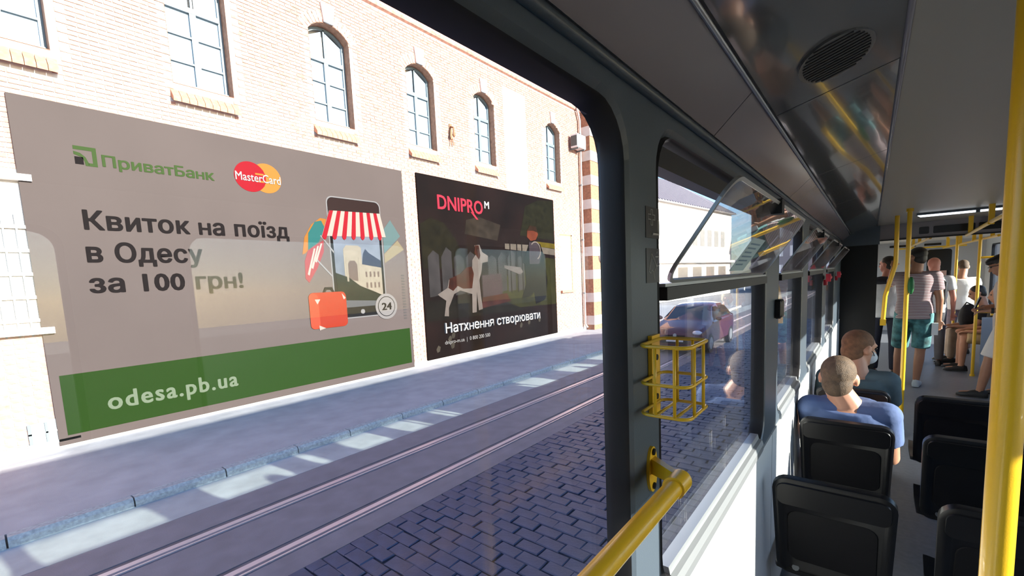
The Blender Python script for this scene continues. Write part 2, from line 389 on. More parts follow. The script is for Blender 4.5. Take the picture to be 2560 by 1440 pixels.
mb = MB(); h0 = yz2xz(rrect(1.06, 1.50, .82, 2.02, .06), FE+.01); n = len(h0); q = n//4; cor = [(1.56, .02), (1.56, 2.08), (.98, 2.08), (.98, .02)]
mb.v = [tuple(p) for p in h0]+[(cor[i][0], FE+.01, cor[i][1]) for i in range(4) for k in range(q)]
for j in range(n):
    k = (j+1) % n; mb.f.append((j, k, n+j) if j//q == k//q else (j, k, n+k, n+j))
mb.build('door_leaf', mat('door_grey', (.33, .35, .38), .4), e)
MB().box((1.05, FE+.02, .81), (1.51, FE+.025, 1.5)).build('door_glass', GL1, e)
MB().box((1.05, FE+.02, 1.5), (1.51, FE+.03, 2.03)).build('door_blind', DARKSCR, e)
MB().tube([(1.03, FE-.03, .95), (1.03, FE-.03, 1.15)], .012, 8).build('door_handle', BLACK, e)
# ---- ceiling lamp
L_ = thing('ceiling_lamp', 'narrow white fluorescent strip lamp on the ceiling before the portal', 'lamp')
MB().box((.36, 6.46, ZC-.022), (1.02, 6.53, ZC)).build('lamp_housing', GREY, L_)
MB().prism([(.37, 6.465, ZC-.023), (.395, 6.465, ZC-.040), (.985, 6.465, ZC-.040), (1.01, 6.465, ZC-.023)], (0, .06, 0)).build('lamp_tube', mat('lamp_lit', (.8, .85, .9), .4, emit=(.82, .9, 1.0), estr=1.6), L_)
MB().box((.80, 6.46, ZC-.046), (.83, 6.53, ZC-.02)).build('lamp_clip', GREY, L_)

# ================================================================== STREET
ZS, ZK = -.78, -.68                 # road level, pavement level
ROAD = mat('road_asphalt', (.22, .22, .24), .75, var=.15, vscale=3, bump=.3, bscale=80)
SLAB = mat('track_slab_concrete', (.19, .178, .20), .7, var=.12, vscale=4, bump=.25, bscale=60)
PAVE = mat('pavement_asphalt', (.36, .36, .375), .85, var=.12, vscale=2.5, bump=.4, bscale=120)
KERB = mat('kerb_stone', (.34, .37, .38), .8, var=.25, vscale=30, bump=.6, bscale=90)
SETTM = mat('basalt_sett', (.033, .058, .125), .5, var=.25, vscale=5, bump=.35, bscale=40)
JOINT = mat('sett_joint_dirt', (.03, .032, .045), .9)
STEEL = mat('worn_rail_steel', (.72, .62, .64), .38, .45)
RUST = mat('rail_groove', (.035, .028, .03), .7)
st = struct('floor_road', MB().box((-40, -30, ZS-.3), (40, 140, ZS-.06)), ROAD, 'grey street bed beneath the tram lane')
tr_ = struct('floor_track', MB().box((-5.22, -14, ZS-.07), (-4.48, 60, ZS)).box((-6.02, -14, ZS-.07), (-5.48, 60, ZS)).box((-4.25, -14, ZS-.07), (-3.93, 60, ZS)), SLAB, 'concrete slabs carrying the second tram track')
MB().box((-6.84, -14, ZS-.07), (-6.035, 60, ZS-.002)).build('gutter_strip', mat('gutter_concrete', (.36, .38, .38), .7, var=.15, vscale=3, bump=.2), tr_)
for nm, x in (('a', -5.35), ('b', -4.365)):
    e = thing('tram_rail', {'a': 'polished grooved tram rail nearer the kerb', 'b': 'polished grooved tram rail nearer the dark setts'}[nm], 'rail', 'rails of the neighbouring track')
    MB().box((x-.045, -14, ZS-.06), (x+.025, 60, ZS+.006)).build('rail_head', STEEL, e)
    MB().box((x+.025, -14, ZS-.06), (x+.065, 60, ZS-.03)).build('rail_groove', RUST, e)
    MB().box((x+.065, -14, ZS-.06), (x+.085, 60, ZS+.004)).build('rail_lip', STEEL, e)
    MB().box((x-.125, -14, ZS-.06), (x-.045, 60, ZS-.008)).build('rail_mortar', mat('rail_mortar', (.13, .11, .12), .8, var=.2), e)
    MB().box((x+.085, -14, ZS-.06), (x+.12, 60, ZS-.012)).build('rail_mortar', MATS['rail_mortar'], e)
# setts between the track and the tram
sb = struct('floor_setts', MB().box((-3.93, -14, ZS-.08), (30, 60, ZS-.022)), JOINT, 'dark basalt sett paving between the tram and the second track')
def sett_mesh(lx, ly, seed):
    rd = random.Random(seed); m = MB(); h = .03
    j = lambda s: rd.uniform(-s, s)
    b = [(-lx/2+j(.006), -ly/2+j(.005)), (lx/2+j(.006), -ly/2+j(.005)), (lx/2+j(.006), ly/2+j(.005)), (-lx/2+j(.006), ly/2+j(.005))]
    t = [(x*.93, y*.90) for x, y in b]
    m.rings([[(x, y, -h) for x, y in b], [(x, y, -.008+j(.001)) for x, y in b], [(x, y, j(.0025)) for x, y in t]])
    me = bpy.data.meshes.new('sett'); me.from_pydata(m.v, [], m.f[1:] if False else m.f); me.materials.append(SETTM)
    bm = bmesh.new(); bm.from_mesh(me); bmesh.ops.recalc_face_normals(bm, faces=bm.faces); bm.to_mesh(me); bm.free()
    return me, m
protos = [sett_mesh(.262, .142, 100+i) for i in range(10)]+[sett_mesh(.128, .142, 120)]
spots = []
rd = random.Random(3); y = -2.0; row = 0
while y < 26:
    x = -3.93+.133
    if row % 2:
        spots.append((-3.93+.066, y, rd.uniform(-.004, .003), 0, 10)); x += .136
    wob = 0
    while x < -.45:
        spots.append((x+wob+rd.uniform(-.012, .012), y+rd.uniform(-.006, .006), rd.uniform(-.006, .004), rd.uniform(-.03, .03), rd.randrange(10))); x += .272
    y += .15; row += 1
vis = [s for s in spots if s[1] > .75*(-s[0])*.42 and s[1] < 9 and s[0] < -.9]
def seen(s):   # inside the camera's view through the large window
    v = Vector((s[0], s[1], ZS-1.72)); d_ = v.dot(fw)
    if d_ <= 0: return False
    px = PX+F_PX*v.dot(r2)/d_; py = PY-F_PX*v.dot(u2)/d_
    return -20 < px < 1900 and py < 1470
vis = sorted([s for s in spots if seen(s)], key=lambda s: s[0]**2+s[1]**2)
top = set(vis[:300])
for s in spots:
    if s in top:
        o = bpy.data.objects.new('sett', protos[s[4]][0]); COL.objects.link(o); o.parent = sb
        o.location = (s[0], s[1], ZS+s[2]); o.rotation_euler = (0, 0, s[3])
rest = MB()
for s in spots:
    if s not in top:
        c, sn = math.cos(s[3]), math.sin(s[3]); m = protos[s[4]][1]
        rest.add([(s[0]+x*c-y_*sn, s[1]+x*sn+y_*c, ZS+s[2]+z) for x, y_, z in m.v], m.f)
tag(rest.build('sett_field', SETTM, sb), kind='stuff')
# kerb and pavement
pv = struct('floor_pavement', MB().box((-16, -14, ZS-.1), (-6.985, 34, ZK)), PAVE, 'grey asphalt pavement in front of the brick building')
y = -3.0; i = 0
while y < 30:
    l = 1.0+random.uniform(-.12, .12)
    j = lambda: random.uniform(-.006, .006)
    x0, x1 = -6.985, -6.825
    k = MB().rings([[(x0, y+.008, ZS-.1), (x1+.01, y+.008, ZS-.1), (x1+.008+j(), y+.008, ZK-.035), (x1-.02+j(), y+.008, ZK+.004+j()), (x0, y+.008, ZK+.002+j())],
                    [(x0, y+l*.5, ZS-.1), (x1+.01, y+l*.5, ZS-.1), (x1+.008+j(), y+l*.5, ZK-.035), (x1-.02+j(), y+l*.5, ZK+.004+j()), (x0, y+l*.5, ZK+.002+j())],
                    [(x0, y+l-.008, ZS-.1), (x1+.01, y+l-.008, ZS-.1), (x1+.008+j(), y+l-.008, ZK-.035), (x1-.02+j(), y+l-.008, ZK+.004+j()), (x0, y+l-.008, ZK+.002+j())]])
    k.build('kerb_stone', KERB, pv); y += l; i += 1

# ================================================================== BRICK BUILDING
XF = -10.25
BRICK = mat('orange_brick', (.42, .225, .172), .85, var=.3, vscale=9, bump=.2, bscale=70)
MORT = mat('pale_mortar', (.64, .57, .51), .9, var=.1, vscale=4)
SILLB = mat('sill_brick', (.46, .22, .13), .85, var=.2, vscale=14)
STONE = mat('pale_stone', (.66, .62, .57), .8, var=.06)
FRAMEM = mat('blue_grey_window_frame', (.13, .165, .18), .5)
SKYGL = mat('sky_painted_pane', (.36, .50, .66), .06, spec=1.0, coat=1.0)  # pale blue base colour paints in the reflected sky and curtains behind
CURT = mat('pale_curtain', (.62, .66, .70), .8, var=.12, vscale=25)
bd = thing('brick_building', 'long two storey orange brick building with arched upper windows', 'building')
YB0, YB1, ZB1 = -6.0, 24.5, 10.4
UW = [-5.4, -2.5, .24, 2.87, 5.62, 8.37, 11.08, 15.22, 20.9]      # left edges of the upper windows
WW, WZ0, WZS, WZC = 1.03, 5.71, 7.76, 8.02
def arch(y0, x, ins=0.0, n=9):
    """arched outline, counter-clockwise from bottom right, 4*q points (q=n)"""
    a, b, z0 = y0+ins, y0+WW-ins, WZ0+ins; yc = y0+WW/2; hw = WW/2; rise = WZC-WZS
    R = (hw*hw+rise*rise)/(2*rise); zc = WZC-R; Rr = R-ins
    P = []
    ang = lambda yy: math.asin((yy-yc)/Rr)
    top = [(yc+Rr*math.sin(t), zc+Rr*math.cos(t)) for t in [ang(b)+(ang(a)-ang(b))*k/(n-1) for k in range(n)]]
    zt = top[0][1]
    rightside = [(b, z0+(zt-z0)*k/n) for k in range(n)]
    leftside = [(a, zt-(zt-z0)*k/n) for k in range(1, n+1)]
    bottom = [(a+(b-a)*k/n, z0) for k in range(1, n)]
    pts = rightside+top+leftside+bottom
    return [Vector((x, p, q)) for p, q in pts]
def wallface(mb, holes, x):
    """wall cells around arched holes; the remaining strips as quads"""
    edges = [YB0]+[(UW[i]+WW+UW[i+1])/2 for i in range(len(UW)-1)]+[YB1]
    for i, y0 in enumerate(UW):
        h = arch(y0, x); Y0, Y1, Z0, Z1 = edges[i], edges[i+1], 5.2, 8.6
        n = len(h); k = 9
        out = []
        for idx, p in enumerate(h):
            if idx < 9: out.append(Vector((x, Y1, Z0+(Z1-Z0)*idx/9)))
            elif idx < 18: out.append(Vector((x, Y1+(Y0-Y1)*(idx-9)/8, Z1)))
            elif idx < 27: out.append(Vector((x, Y0, Z1+(Z0-Z1)*(idx-17)/9)))
            else: out.append(Vector((x, Y0+(Y1-Y0)*(idx-26)/9, Z0)))
        b = len(mb.v); mb.v += [tuple(p) for p in h]+[tuple(p) for p in out]
        for j in range(n):
            q = (j+1) % n; mb.f.append((b+j, b+q, b+n+q, b+n+j))
        h2 = arch(y0, x-.38); mb.rings([h, h2], caps=False)
    for z0, z1 in ((-.8, 5.2), (8.6, ZB1)):
        mb.add([(x, YB0, z0), (x, YB1, z0), (x, YB1, z1), (x, YB0, z1)], [(0, 1, 2, 3)])
mb = MB(); wallface(mb, UW, XF-.012)
mb.add([(XF-.012, YB1, -.8), (XF-.012, YB1, ZB1), (XF-9, YB1, ZB1), (XF-9, YB1, -.8)], [(0, 1, 2, 3)])
mb.add([(XF-.40, YB0, -.8), (XF-.40, YB1, -.8), (XF-.40, YB1, ZB1), (XF-.40, YB0, ZB1)], [(0, 1, 2, 3)])
fwall = mb.build('facade_wall', MORT, bd)
REV = mat('reveal_brick', (.36, .17, .10), .85, var=.25, vscale=12)
# bricks
def inwin(y, z, hl=.11, hh=.03):
    for y0 in UW:
        if y0-hl < y < y0+WW+hl and WZ0-.42 < z < WZC+.03:
            if z > WZS-.05:
                yc = y0+WW/2; rise = WZC-WZS; R = ((WW/2)**2+rise**2)/(2*rise)
                dz = WZC-R+math.sqrt(max(0, R*R-min(abs(y-yc), R)**2))
                if abs(y-yc) < WW/2+hl and z < dz+hh+.01: return True
            elif z < WZ0-.03:
                if y0-.09 < y < y0+WW+.09: return True
            else: return True
    return False
BAN = [(.70, 7.96, -.62, 4.90), (8.47, 15.53, -.53, 4.94)]
bl, bh, bt = .238, .064, .012
bspots = []; z = -.64; row = 0
while z < ZB1-.1:
    y = YB0+(.125 if row % 2 else 0)
    while y < YB1-.15:
        yc, zc_ = y+.125, z+.0375
        ok = not inwin(yc, zc_)
        for a, b_, c_, d_ in BAN:
            if a+.3 < yc < b_-.3 and c_+.2 < zc_ < d_-.2: ok = False
        if -.7 < yc < .78 and 1.3 < zc_ < 3.75: ok = False        # ground floor window
        if 16.0 < yc < 16.95 and 1.2 < zc_ < 3.62: ok = False
        if 8.95 < zc_ < 9.16: ok = False                         # cornice band
        if ok: bspots.append((yc, zc_, random.uniform(0, .004)))
        y += .25
    z += .075; row += 1
def bvis(s):
    v = Vector((XF, s[0], s[1]-1.72)); d_ = v.dot(fw)
    if d_ <= 0: return False
    px = PX+F_PX*v.dot(r2)/d_; py = PY-F_PX*v.dot(u2)/d_
    if not (0 < px < 1500 and 0 < py < 1440): return False
    return not any(a < s[0] < b_ and c_ < s[1] < d_ for a, b_, c_, d_ in BAN)
bt300 = sorted([s for s in bspots if bvis(s)], key=lambda s: (s[0]-1)**2+(s[1]-1.72)**2)[:300]
bset = set(bt300)
bm_ = MB().rings([[(-bt, -bl/2, -bh/2), (-bt, bl/2, -bh/2), (-bt, bl/2, bh/2), (-bt, -bl/2, bh/2)], [(-.002, -bl/2, -bh/2), (-.002, bl/2, -bh/2), (-.002, bl/2, bh/2), (-.002, -bl/2, bh/2)],
                  [(0, -bl/2+.003, -bh/2+.003), (0, bl/2-.003, -bh/2+.003), (0, bl/2-.003, bh/2-.003), (0, -bl/2+.003, bh/2-.003)]])
bme = bpy.data.meshes.new('brick'); bme.from_pydata(bm_.v, [], bm_.f); bme.materials.append(BRICK)
for s in bt300:
    o = bpy.data.objects.new('brick', bme); COL.objects.link(o); o.parent = fwall; o.location = (XF+s[2], s[0], s[1])
rest = MB()
for s in bspots:
    if s not in bset:
        x, yc, zc_ = XF+s[2], s[0], s[1]
        P8 = [(x-bt-.002, yc-bl/2, zc_-bh/2), (x-bt-.002, yc+bl/2, zc_-bh/2), (x-bt-.002, yc+bl/2, zc_+bh/2), (x-bt-.002, yc-bl/2, zc_+bh/2)]
        rest.add(P8+[(x, p[1], p[2]) for p in P8], [(4,5,6,7), (0,1,5,4), (1,2,6,5), (2,3,7,6), (3,0,4,7)])
tag(rest.build('brick_field', BRICK, fwall), kind='stuff')
# brick reveal lining, arch, keystone, sills and windows
for i, y0 in enumerate(UW):
    h0 = arch(y0, XF+.002); h1 = arch(y0, XF-.32); h2 = arch(y0, XF-.32, .004); h3 = arch(y0, XF+.002, .004)
    wn = MB().rings([h0, h1, h2, h3, h0], caps=False).build('window_reveal', REV, bd)
    # soldier arch bricks
    yc = y0+WW/2; rise = WZC-WZS; R = ((WW/2)**2+rise**2)/(2*rise); zc_ = WZC-R; tm = math.asin(WW/2/R)+.10
    nb = 15
    for k in range(nb):
        t = -tm+2*tm*(k+.5)/nb; dt = tm/nb*.86
        if abs(t) < dt*1.3: continue
        P = [Vector((XF-.01, yc+r_*math.sin(q), zc_+r_*math.cos(q))) for r_, q in ((R+.004, t-dt), (R+.004, t+dt), (R+.245, t+dt), (R+.245, t-dt))]
        MB().prism(P, (.018, 0, 0)).build('arch_brick', BRICK, wn)
    MB().prism([(XF-.01, yc-.12, WZC+.0), (XF-.01, yc+.12, WZC+.0), (XF-.01, yc+.17, WZC+.42), (XF-.01, yc-.17, WZC+.42)], (.06, 0, 0)).build('keystone', STONE, bd)
    # sill: sloping row of bricks on edge
    ns = 9
    for k in range(ns):
        a = y0-.06+(WW+.12)*k/ns+.004; b_ = y0-.06+(WW+.12)*(k+1)/ns-.004
        MB().hexa([(XF-.05, a, 5.46), (XF+.13, a, 5.34), (XF+.13, b_, 5.34), (XF-.05, b_, 5.46), (XF-.05, a, 5.64), (XF+.13, a, 5.42), (XF+.13, b_, 5.42), (XF-.05, b_, 5.64)]).build('sill_brick', SILLB, wn)
    # timber window
    f = MB(); xf0, xf1 = XF-.31, XF-.24
    o_ = arch(y0, xf0, .005); o2 = arch(y0, xf1, .005); i2 = arch(y0, xf1, .07); i1 = arch(y0, xf0, .07)
    f.rings([o_, o2, i2, i1, o_], caps=False); wf = f.build('window_frame', FRAMEM, bd)
    yc = y0+WW/2; zt = 7.20
    MB().box((xf0, y0+.06, zt), (xf1+.02, y0+WW-.06, zt+.10)).build('transom', FRAMEM, wf)
    MB().box((xf0, yc-.055, WZ0+.05), (xf1+.015, yc+.055, zt)).build('mullion', FRAMEM, wf)
    MB().box((xf0, yc-.02, zt+.10), (xf1, yc+.02, WZC-.05)).build('mullion', FRAMEM, wf)
    MB().box((xf0, y0+.02, WZ0), (xf1+.05, y0+WW-.02, WZ0+.10)).build('bottom_rail', FRAMEM, wf)
    for ya, yb in ((y0+.06, yc-.05), (yc+.05, y0+WW-.06)):
        for zz in (6.22, 6.72):
            MB().box((xf0+.01, ya, zz), (xf1+.005, yb, zz+.035)).build('glazing_bar', FRAMEM, wf)
        for z0_, z1_ in ((WZ0+.10, 6.22), (6.255, 6.72), (6.755, zt)):
            MB().box((xf0+.02, ya, z0_), (xf0+.03, yb, z1_)).build('pane', SKYGL, wf)
        yy0, yy1 = (ya, yb)
        MB().rings([[(xf0+.02, yy0, zt+.1), (xf0+.02, yy1, zt+.1), (xf0+.02, yy1, (WZC-.09) if yy0 < yc-.3 else WZS-.06), (xf0+.02, yy0, (WZS-.06) if yy0 < yc-.3 else WZC-.09)],
                    [(xf0+.03, yy0, zt+.1), (xf0+.03, yy1, zt+.1), (xf0+.03, yy1, (WZC-.09) if yy0 < yc-.3 else WZS-.06), (xf0+.03, yy0, (WZS-.06) if yy0 < yc-.3 else WZC-.09)]]).build('pane', SKYGL, wf)
MB().prism([(XF-.02, YB0, 8.98), (XF+.06, YB0, 9.02), (XF+.09, YB0, 9.10), (XF+.09, YB0, 9.15), (XF-.02, YB0, 9.18)], (0, YB1-YB0, 0)).build('cornice_band', BRICK, bd)
MB().box((XF-.02, YB0, ZB1-.2), (XF+.35, YB1, ZB1)).build('eaves_cornice', STONE, bd)
MB().box((XF-.02, YB0, -.7), (XF+.015, YB1, -.52)).build('plinth', STONE, bd)
# ground floor window with white grille, cut by the first banner
def grille_window(y0, y1, z0, z1, label_bars=6):
    wf = MB().box((XF-.2, y0, z0), (XF-.18, y1, z1)).build('ground_window', CURT, bd)
    MB().box((XF-.18, y0, z0), (XF-.15, y1, z0+.08)).box((XF-.18, y0, z1-.08), (XF-.15, y1, z1)).box((XF-.18, y0, z0), (XF-.15, y0+.08, z1)).box((XF-.18, y1-.08, z0), (XF-.15, y1, z1)).build('frame', WHITE, wf)
    n = 10
    for k in range(n+1):
        yy = y0+(y1-y0)*k/n; MB().box((XF+.02, yy-.012, z0-.25), (XF+.04, yy+.012, z1+.2)).build('grille_bar', FRAMEM, wf)
    for k in range(5):
        zz = z0+(z1-z0)*k/4; MB().box((XF+.015, y0-.05, zz-.025), (XF+.045, y1+.05, zz+.025)).build('grille_rail', WHITE, wf)
    MB().box((XF-.05, y0-.1, z0-.22), (XF+.14, y1+.1, z0-.12)).build('sill', STONE, wf)
    MB().box((XF-.05, y0-.1, z1+.70), (XF+.10, y1+.1, z1+.80)).build('lintel_ledge', STONE, wf)
grille_window(-.65, .74, 1.45, 2.9)
mb = MB().box((XF-.14, 16.05, 1.25), (XF-.12, 16.9, 3.55)); lw = mb.build('ground_window', CURT, bd)
MB().box((XF-.12, 16.05, 1.25), (XF-.08, 16.15, 3.55)).box((XF-.12, 16.8, 1.25), (XF-.08, 16.9, 3.55)).box((XF-.12, 16.05, 2.7), (XF-.08, 16.9, 2.78)).build('frame', WHITE, lw)
MB().box((XF-.05, 15.95, 1.12), (XF+.10, 17.0, 1.22)).build('sill', SILLB, lw)
MB().box((XF-.13, 16.9, 1.22), (XF+.004, 16.97, 3.6)).box((XF-.13, 16.0, 3.55), (XF+.004, 16.97, 3.62)).build('reveal', REV, lw)
# cellar window by the banner's foot
cw = MB(); ring = [(XF+.02, .38, -.52), (XF+.02, .95, -.52), (XF+.02, .95, -.22), (XF+.02, .80, -.17), (XF+.02, .66, -.155), (XF+.02, .52, -.17), (XF+.02, .38, -.25)]
cw.prism(ring, (-.02, 0, 0)); cwo = cw.build('cellar_window', mat('cellar_glass', (.35, .37, .36), .3), bd)
for a, b_ in ((.38, .42), (.57, .60), (.76, .79)): MB().box((XF+.02, a, -.52), (XF+.045, b_, -.19)).build('frame', FRAMEM, cwo)
MB().box((XF+.02, .36, -.55), (XF+.05, .96, -.51)).box((XF+.02, .38, -.36), (XF+.045, .95, -.335)).build('frame', WHITE, cwo)
# plastered strip, quoined pilaster, drainpipe
MB().box((XF-.02, 12.6, 5.0), (XF+.012, 13.9, 8.55)).build('plaster_patch', mat('plaster_patch', (.62, .55, .48), .9, var=.1, vscale=2), bd)
pl = MB().box((XF-.02, 18.05, -.68), (XF+.42, 18.95, ZB1)).build('pilaster', REV, bd)
z = -.45; k = 0
while z < ZB1-.5:
    MB().box((XF-.015, 18.03, z), (XF+.45, 19.25, z+.42)).build('quoin_block', STONE, pl); z += 1.05
dp = thing('drainpipe', 'slim metal drainpipe running down beside the pilaster', 'drainpipe')
MB().tube([(XF+.10, 17.4, 9.6), (XF+.10, 17.5, 9.2), (XF+.10, 17.78, 8.6), (XF+.10, 17.78, -.4), (XF+.22, 17.78, -.55)], .05, 8).build('pipe', mat('pipe_zinc', (.50, .42, .38), .5, .2), dp, True)
for zz in (1.0, 3.4, 5.8, 8.0): MB().tube([(XF+.10, 17.78, zz), (XF+.10, 17.78, zz+.06)], .062, 8).build('bracket', FRAMEM, dp)
# air conditioner on the wall
ac = thing('air_conditioner', 'white air conditioner box mounted high on the brick wall', 'air conditioner')
MB().box((XF+.10, 16.98, 7.28), (XF+.42, 17.70, 7.82)).build('casing', WHITE, ac)
MB().tube([(XF+.42, 17.34, 7.55), (XF+.432, 17.34, 7.55)], .20, 24).build('fan_grille', mat('fan_grille', (.5, .5, .5), .5), ac)
MB().box((XF+.11, 16.97, 7.34), (XF+.40, 16.98, 7.76)).build('side_shade', mat('painted_side_shade', (.08, .09, .085), .6), ac)  # dark sheet paints the shade on this side of the casing
for yy in (17.10, 17.60): MB().box((XF, yy-.02, 7.22), (XF+.40, yy+.02, 7.28)).build('bracket', FRAMEM, ac)
# wall lamp bracket
wlamp = thing('wall_bracket', 'small rusty iron bracket on the brick wall between two upper windows', 'bracket')
MB().box((XF, 9.92, 6.18), (XF+.03, 10.02, 6.62)).build('plate', mat('rusty_iron', (.25, .12, .06), .8), wlamp)
MB().tube([(XF+.02, 9.97, 6.55), (XF+.18, 9.95, 6.48), (XF+.20, 9.93, 6.30)], .03, 8).build('arm', MATS['rusty_iron'], wlamp)
MB().ell((XF+.20, 9.93, 6.26), (.05, 0, 0), (0, .05, 0), (0, 0, .07)).build('lamp_cap', MATS['rusty_iron'], wlamp)
for yy in (9.93, 10.03): MB().tube([(XF+.03, yy, 6.22), (XF+.07, yy, 5.98)], .012, 6).build('hook', MATS['rusty_iron'], wlamp)
# round shop sign with red letters
sg = thing('shop_sign', 'white round shop sign with red lettering on the pilaster', 'sign')
MB().tube([(XF+.41, 19.05, 2.75), (XF+.58, 19.05, 2.75)], .42, 32).build('round_panel', WHITE, sg)
MB().box((XF+.44, 18.85, 2.38), (XF+.57, 21.2, 3.12)).build('letter_panel', WHITE, sg)
MX = lambda x: Matrix(((0, 0, 1, x), (1, 0, 0, 0), (0, 1, 0, 0), (0, 0, 0, 1)))
text('ЛЮВ', 'lettering', mat('sign_red', (.60, .01, .05), .5), sg, (19.35, 20.35, 2.52, 2.96), MX(XF+.571), bold=.03, th=.02)

# ================================================================== BANNERS
_mat = mat
def mat(*a, **k):
    k.setdefault('spec', .04); return _mat(*a, **k)
BG1 = mat('banner_vinyl_taupe', (0.0630, 0.0485, 0.0450), .55, var=.05, vscale=.6)
GRN = mat('banner_green', (0.0073, 0.0225, 0.0019), .55)
INK = mat('banner_ink', (0.0036, 0.0019, 0.0022), .6)
XB = -10.20
b1 = thing('billboard_banner', 'pale grey bank advertising banner with green strip and phone picture', 'billboard')
MB().box((XB-.045, .70, -.62), (XB, 7.96, 4.90)).build('vinyl_sheet', BG1, b1)
MB().box((XB, .81, -.47), (XB+.004, 7.87, .525)).build('green_strip', GRN, b1)
def flat(name, poly, m, parent, th=.004, x=XB):
    return MB().prism([(x, p[0], p[1]) for p in poly], (th, 0, 0)).build(name, m, parent)
def circ(c, r, n=40, a0=0, a1=2*PI): return [(c[0]+r*math.cos(a0+(a1-a0)*k/n), c[1]+r*math.sin(a0+(a1-a0)*k/n)) for k in range(n)]
LOGO = mat('logo_green', (0.0201, 0.0383, 0.0080), .55)
flat('logo_square', [(1.36, 4.26), (1.64, 4.26), (1.64, 3.95), (1.53, 3.95), (1.53, 4.0), (1.585, 4.0), (1.585, 4.20), (1.42, 4.20), (1.36, 4.20)], LOGO, b1)
flat('logo_swoosh', [(1.36, 4.17), (1.44, 4.15), (1.50, 4.09), (1.535, 3.99), (1.53, 3.95), (1.49, 3.95), (1.48, 4.03), (1.44, 4.09), (1.36, 4.12)], LOGO, b1)
flat('logo_block', [(1.365, 4.085), (1.47, 4.085), (1.47, 3.965), (1.365, 3.965)], INK, b1)
M1 = MX(XB)
text('ПриватБанк', 'bank_lettering', LOGO, b1, (1.70, 3.36, 3.92, 4.17), M1, bold=.03)
text('Квиток на поїзд', 'headline_lettering', INK, b1, (1.36, 4.72, 2.83, 3.24), M1, bold=.034, spacing=1.06)
text('в Одесу', 'headline_lettering', INK, b1, (1.34, 3.01, 2.26, 2.71), M1, bold=.034, spacing=1.06)
text('за 100 грн!', 'headline_lettering', INK, b1, (1.32, 3.68, 1.75, 2.16), M1, bold=.034, spacing=1.06)
text('odesa.pb.ua', 'web_address', mat('banner_pale_green', (0.0802, 0.0984, 0.0656), .55), b1, (1.34, 3.38, -.28, .12), M1, bold=.03, spacing=1.15)
MRED = mat('card_red', (0.1531, 0.0000, 0.0043), .5); MOR = mat('card_orange', (0.2005, 0.0802, 0.0128), .5)
flat('card_circle', circ((4.35, 4.165), .31), MOR, b1, .003)
flat('card_circle', circ((4.03, 4.155), .31), MRED, b1, .0045)
for k in range(5):
    zz = 4.155+(-2+k)*.075
    if k != 2: flat('card_stripe', [(4.13, zz-.018), (4.30, zz-.018), (4.30, zz+.018), (4.13, zz+.018)], MOR if k % 2 else MRED, b1, .006)
text('MasterCard', 'card_lettering', mat('card_white', (0.2260, 0.2114, 0.2005), .5), b1, (3.74, 4.64, 4.06, 4.235), M1, bold=.012, th=.008)
# phone picture
PH = mat('phone_black', (0.0030, 0.0022, 0.0022), .4); PHR = mat('phone_rim', (0.1094, 0.1021, 0.1021), .4)
def rr2(a, b, c, d, r, n=5): return [(p.y, p.z) for p in rrect(a, b, c, d, r, n)]
ph = flat('phone_picture', rr2(5.66, 7.17, .97, 3.97, .16), PHR, b1, .004)
flat('phone_body', rr2(5.69, 7.14, 1.0, 3.94, .14), PH, ph, .006)
flat('phone_top', rr2(5.70, 7.13, 3.45, 3.93, .13), mat('phone_brown', (0.0109, 0.0043, 0.0036), .5), ph, .0065)
SKYP = mat('picture_sky', (0.0729, 0.0802, 0.0984), .6, var=.25, vscale=2.2)
flat('screen_sky', [(5.76, 1.35), (7.07, 1.35), (7.07, 3.05), (5.76, 3.05)], SKYP, ph, .008)
CRM = mat('picture_stone', (0.1312, 0.1094, 0.0838), .6, var=.1, vscale=8); CRD = mat('picture_stone_shade', (0.0547, 0.0365, 0.0311), .6)
flat('theatre_wing', [(6.45, 1.5), (7.07, 1.5), (7.07, 2.25), (6.45, 2.35)], CRM, ph, .010)
flat('theatre_front', [(6.0, 1.8), (6.50, 1.7), (6.50, 2.75), (6.42, 2.80), (6.08, 2.80), (6.0, 2.70)], CRM, ph, .012)
flat('theatre_arch', [(6.10, 1.95), (6.36, 1.9), (6.36, 2.32), (6.30, 2.42), (6.16, 2.42), (6.10, 2.34)], CRD, ph, .013)
for yy in (6.05, 6.40): flat('theatre_column', [(yy, 1.9), (yy+.05, 1.9), (yy+.05, 2.5), (yy, 2.5)], CRM, ph, .015)
for k in range(4):
    for zz in (1.72, 2.0): flat('theatre_window', [(6.58+k*.12, zz), (6.63+k*.12, zz), (6.63+k*.12, zz+.14), (6.58+k*.12, zz+.14)], CRD, ph, .012)
flat('theatre_roof', [(6.50, 2.33), (7.07, 2.24), (7.07, 2.42), (6.72, 2.62), (6.62, 2.72), (6.55, 2.60)], mat('picture_slate', (0.0109, 0.0146, 0.0274), .6), ph, .013)
flat('tree_mass', [(5.76, 1.45), (7.07, 1.36), (7.07, 1.50), (6.80, 1.62), (6.40, 1.78), (6.10, 2.0), (5.76, 2.12)], mat('picture_trees', (0.0036, 0.0051, 0.0030), .7, var=.5, vscale=6), ph, .014)
flat('path_front', [(5.76, 1.25), (7.07, 1.25), (7.07, 1.40), (6.5, 1.46), (5.76, 1.44)], mat('picture_path', (0.0401, 0.0401, 0.0437), .7), ph, .012)
flat('home_button', circ((6.42, 1.12), .06), PHR, ph, .008)
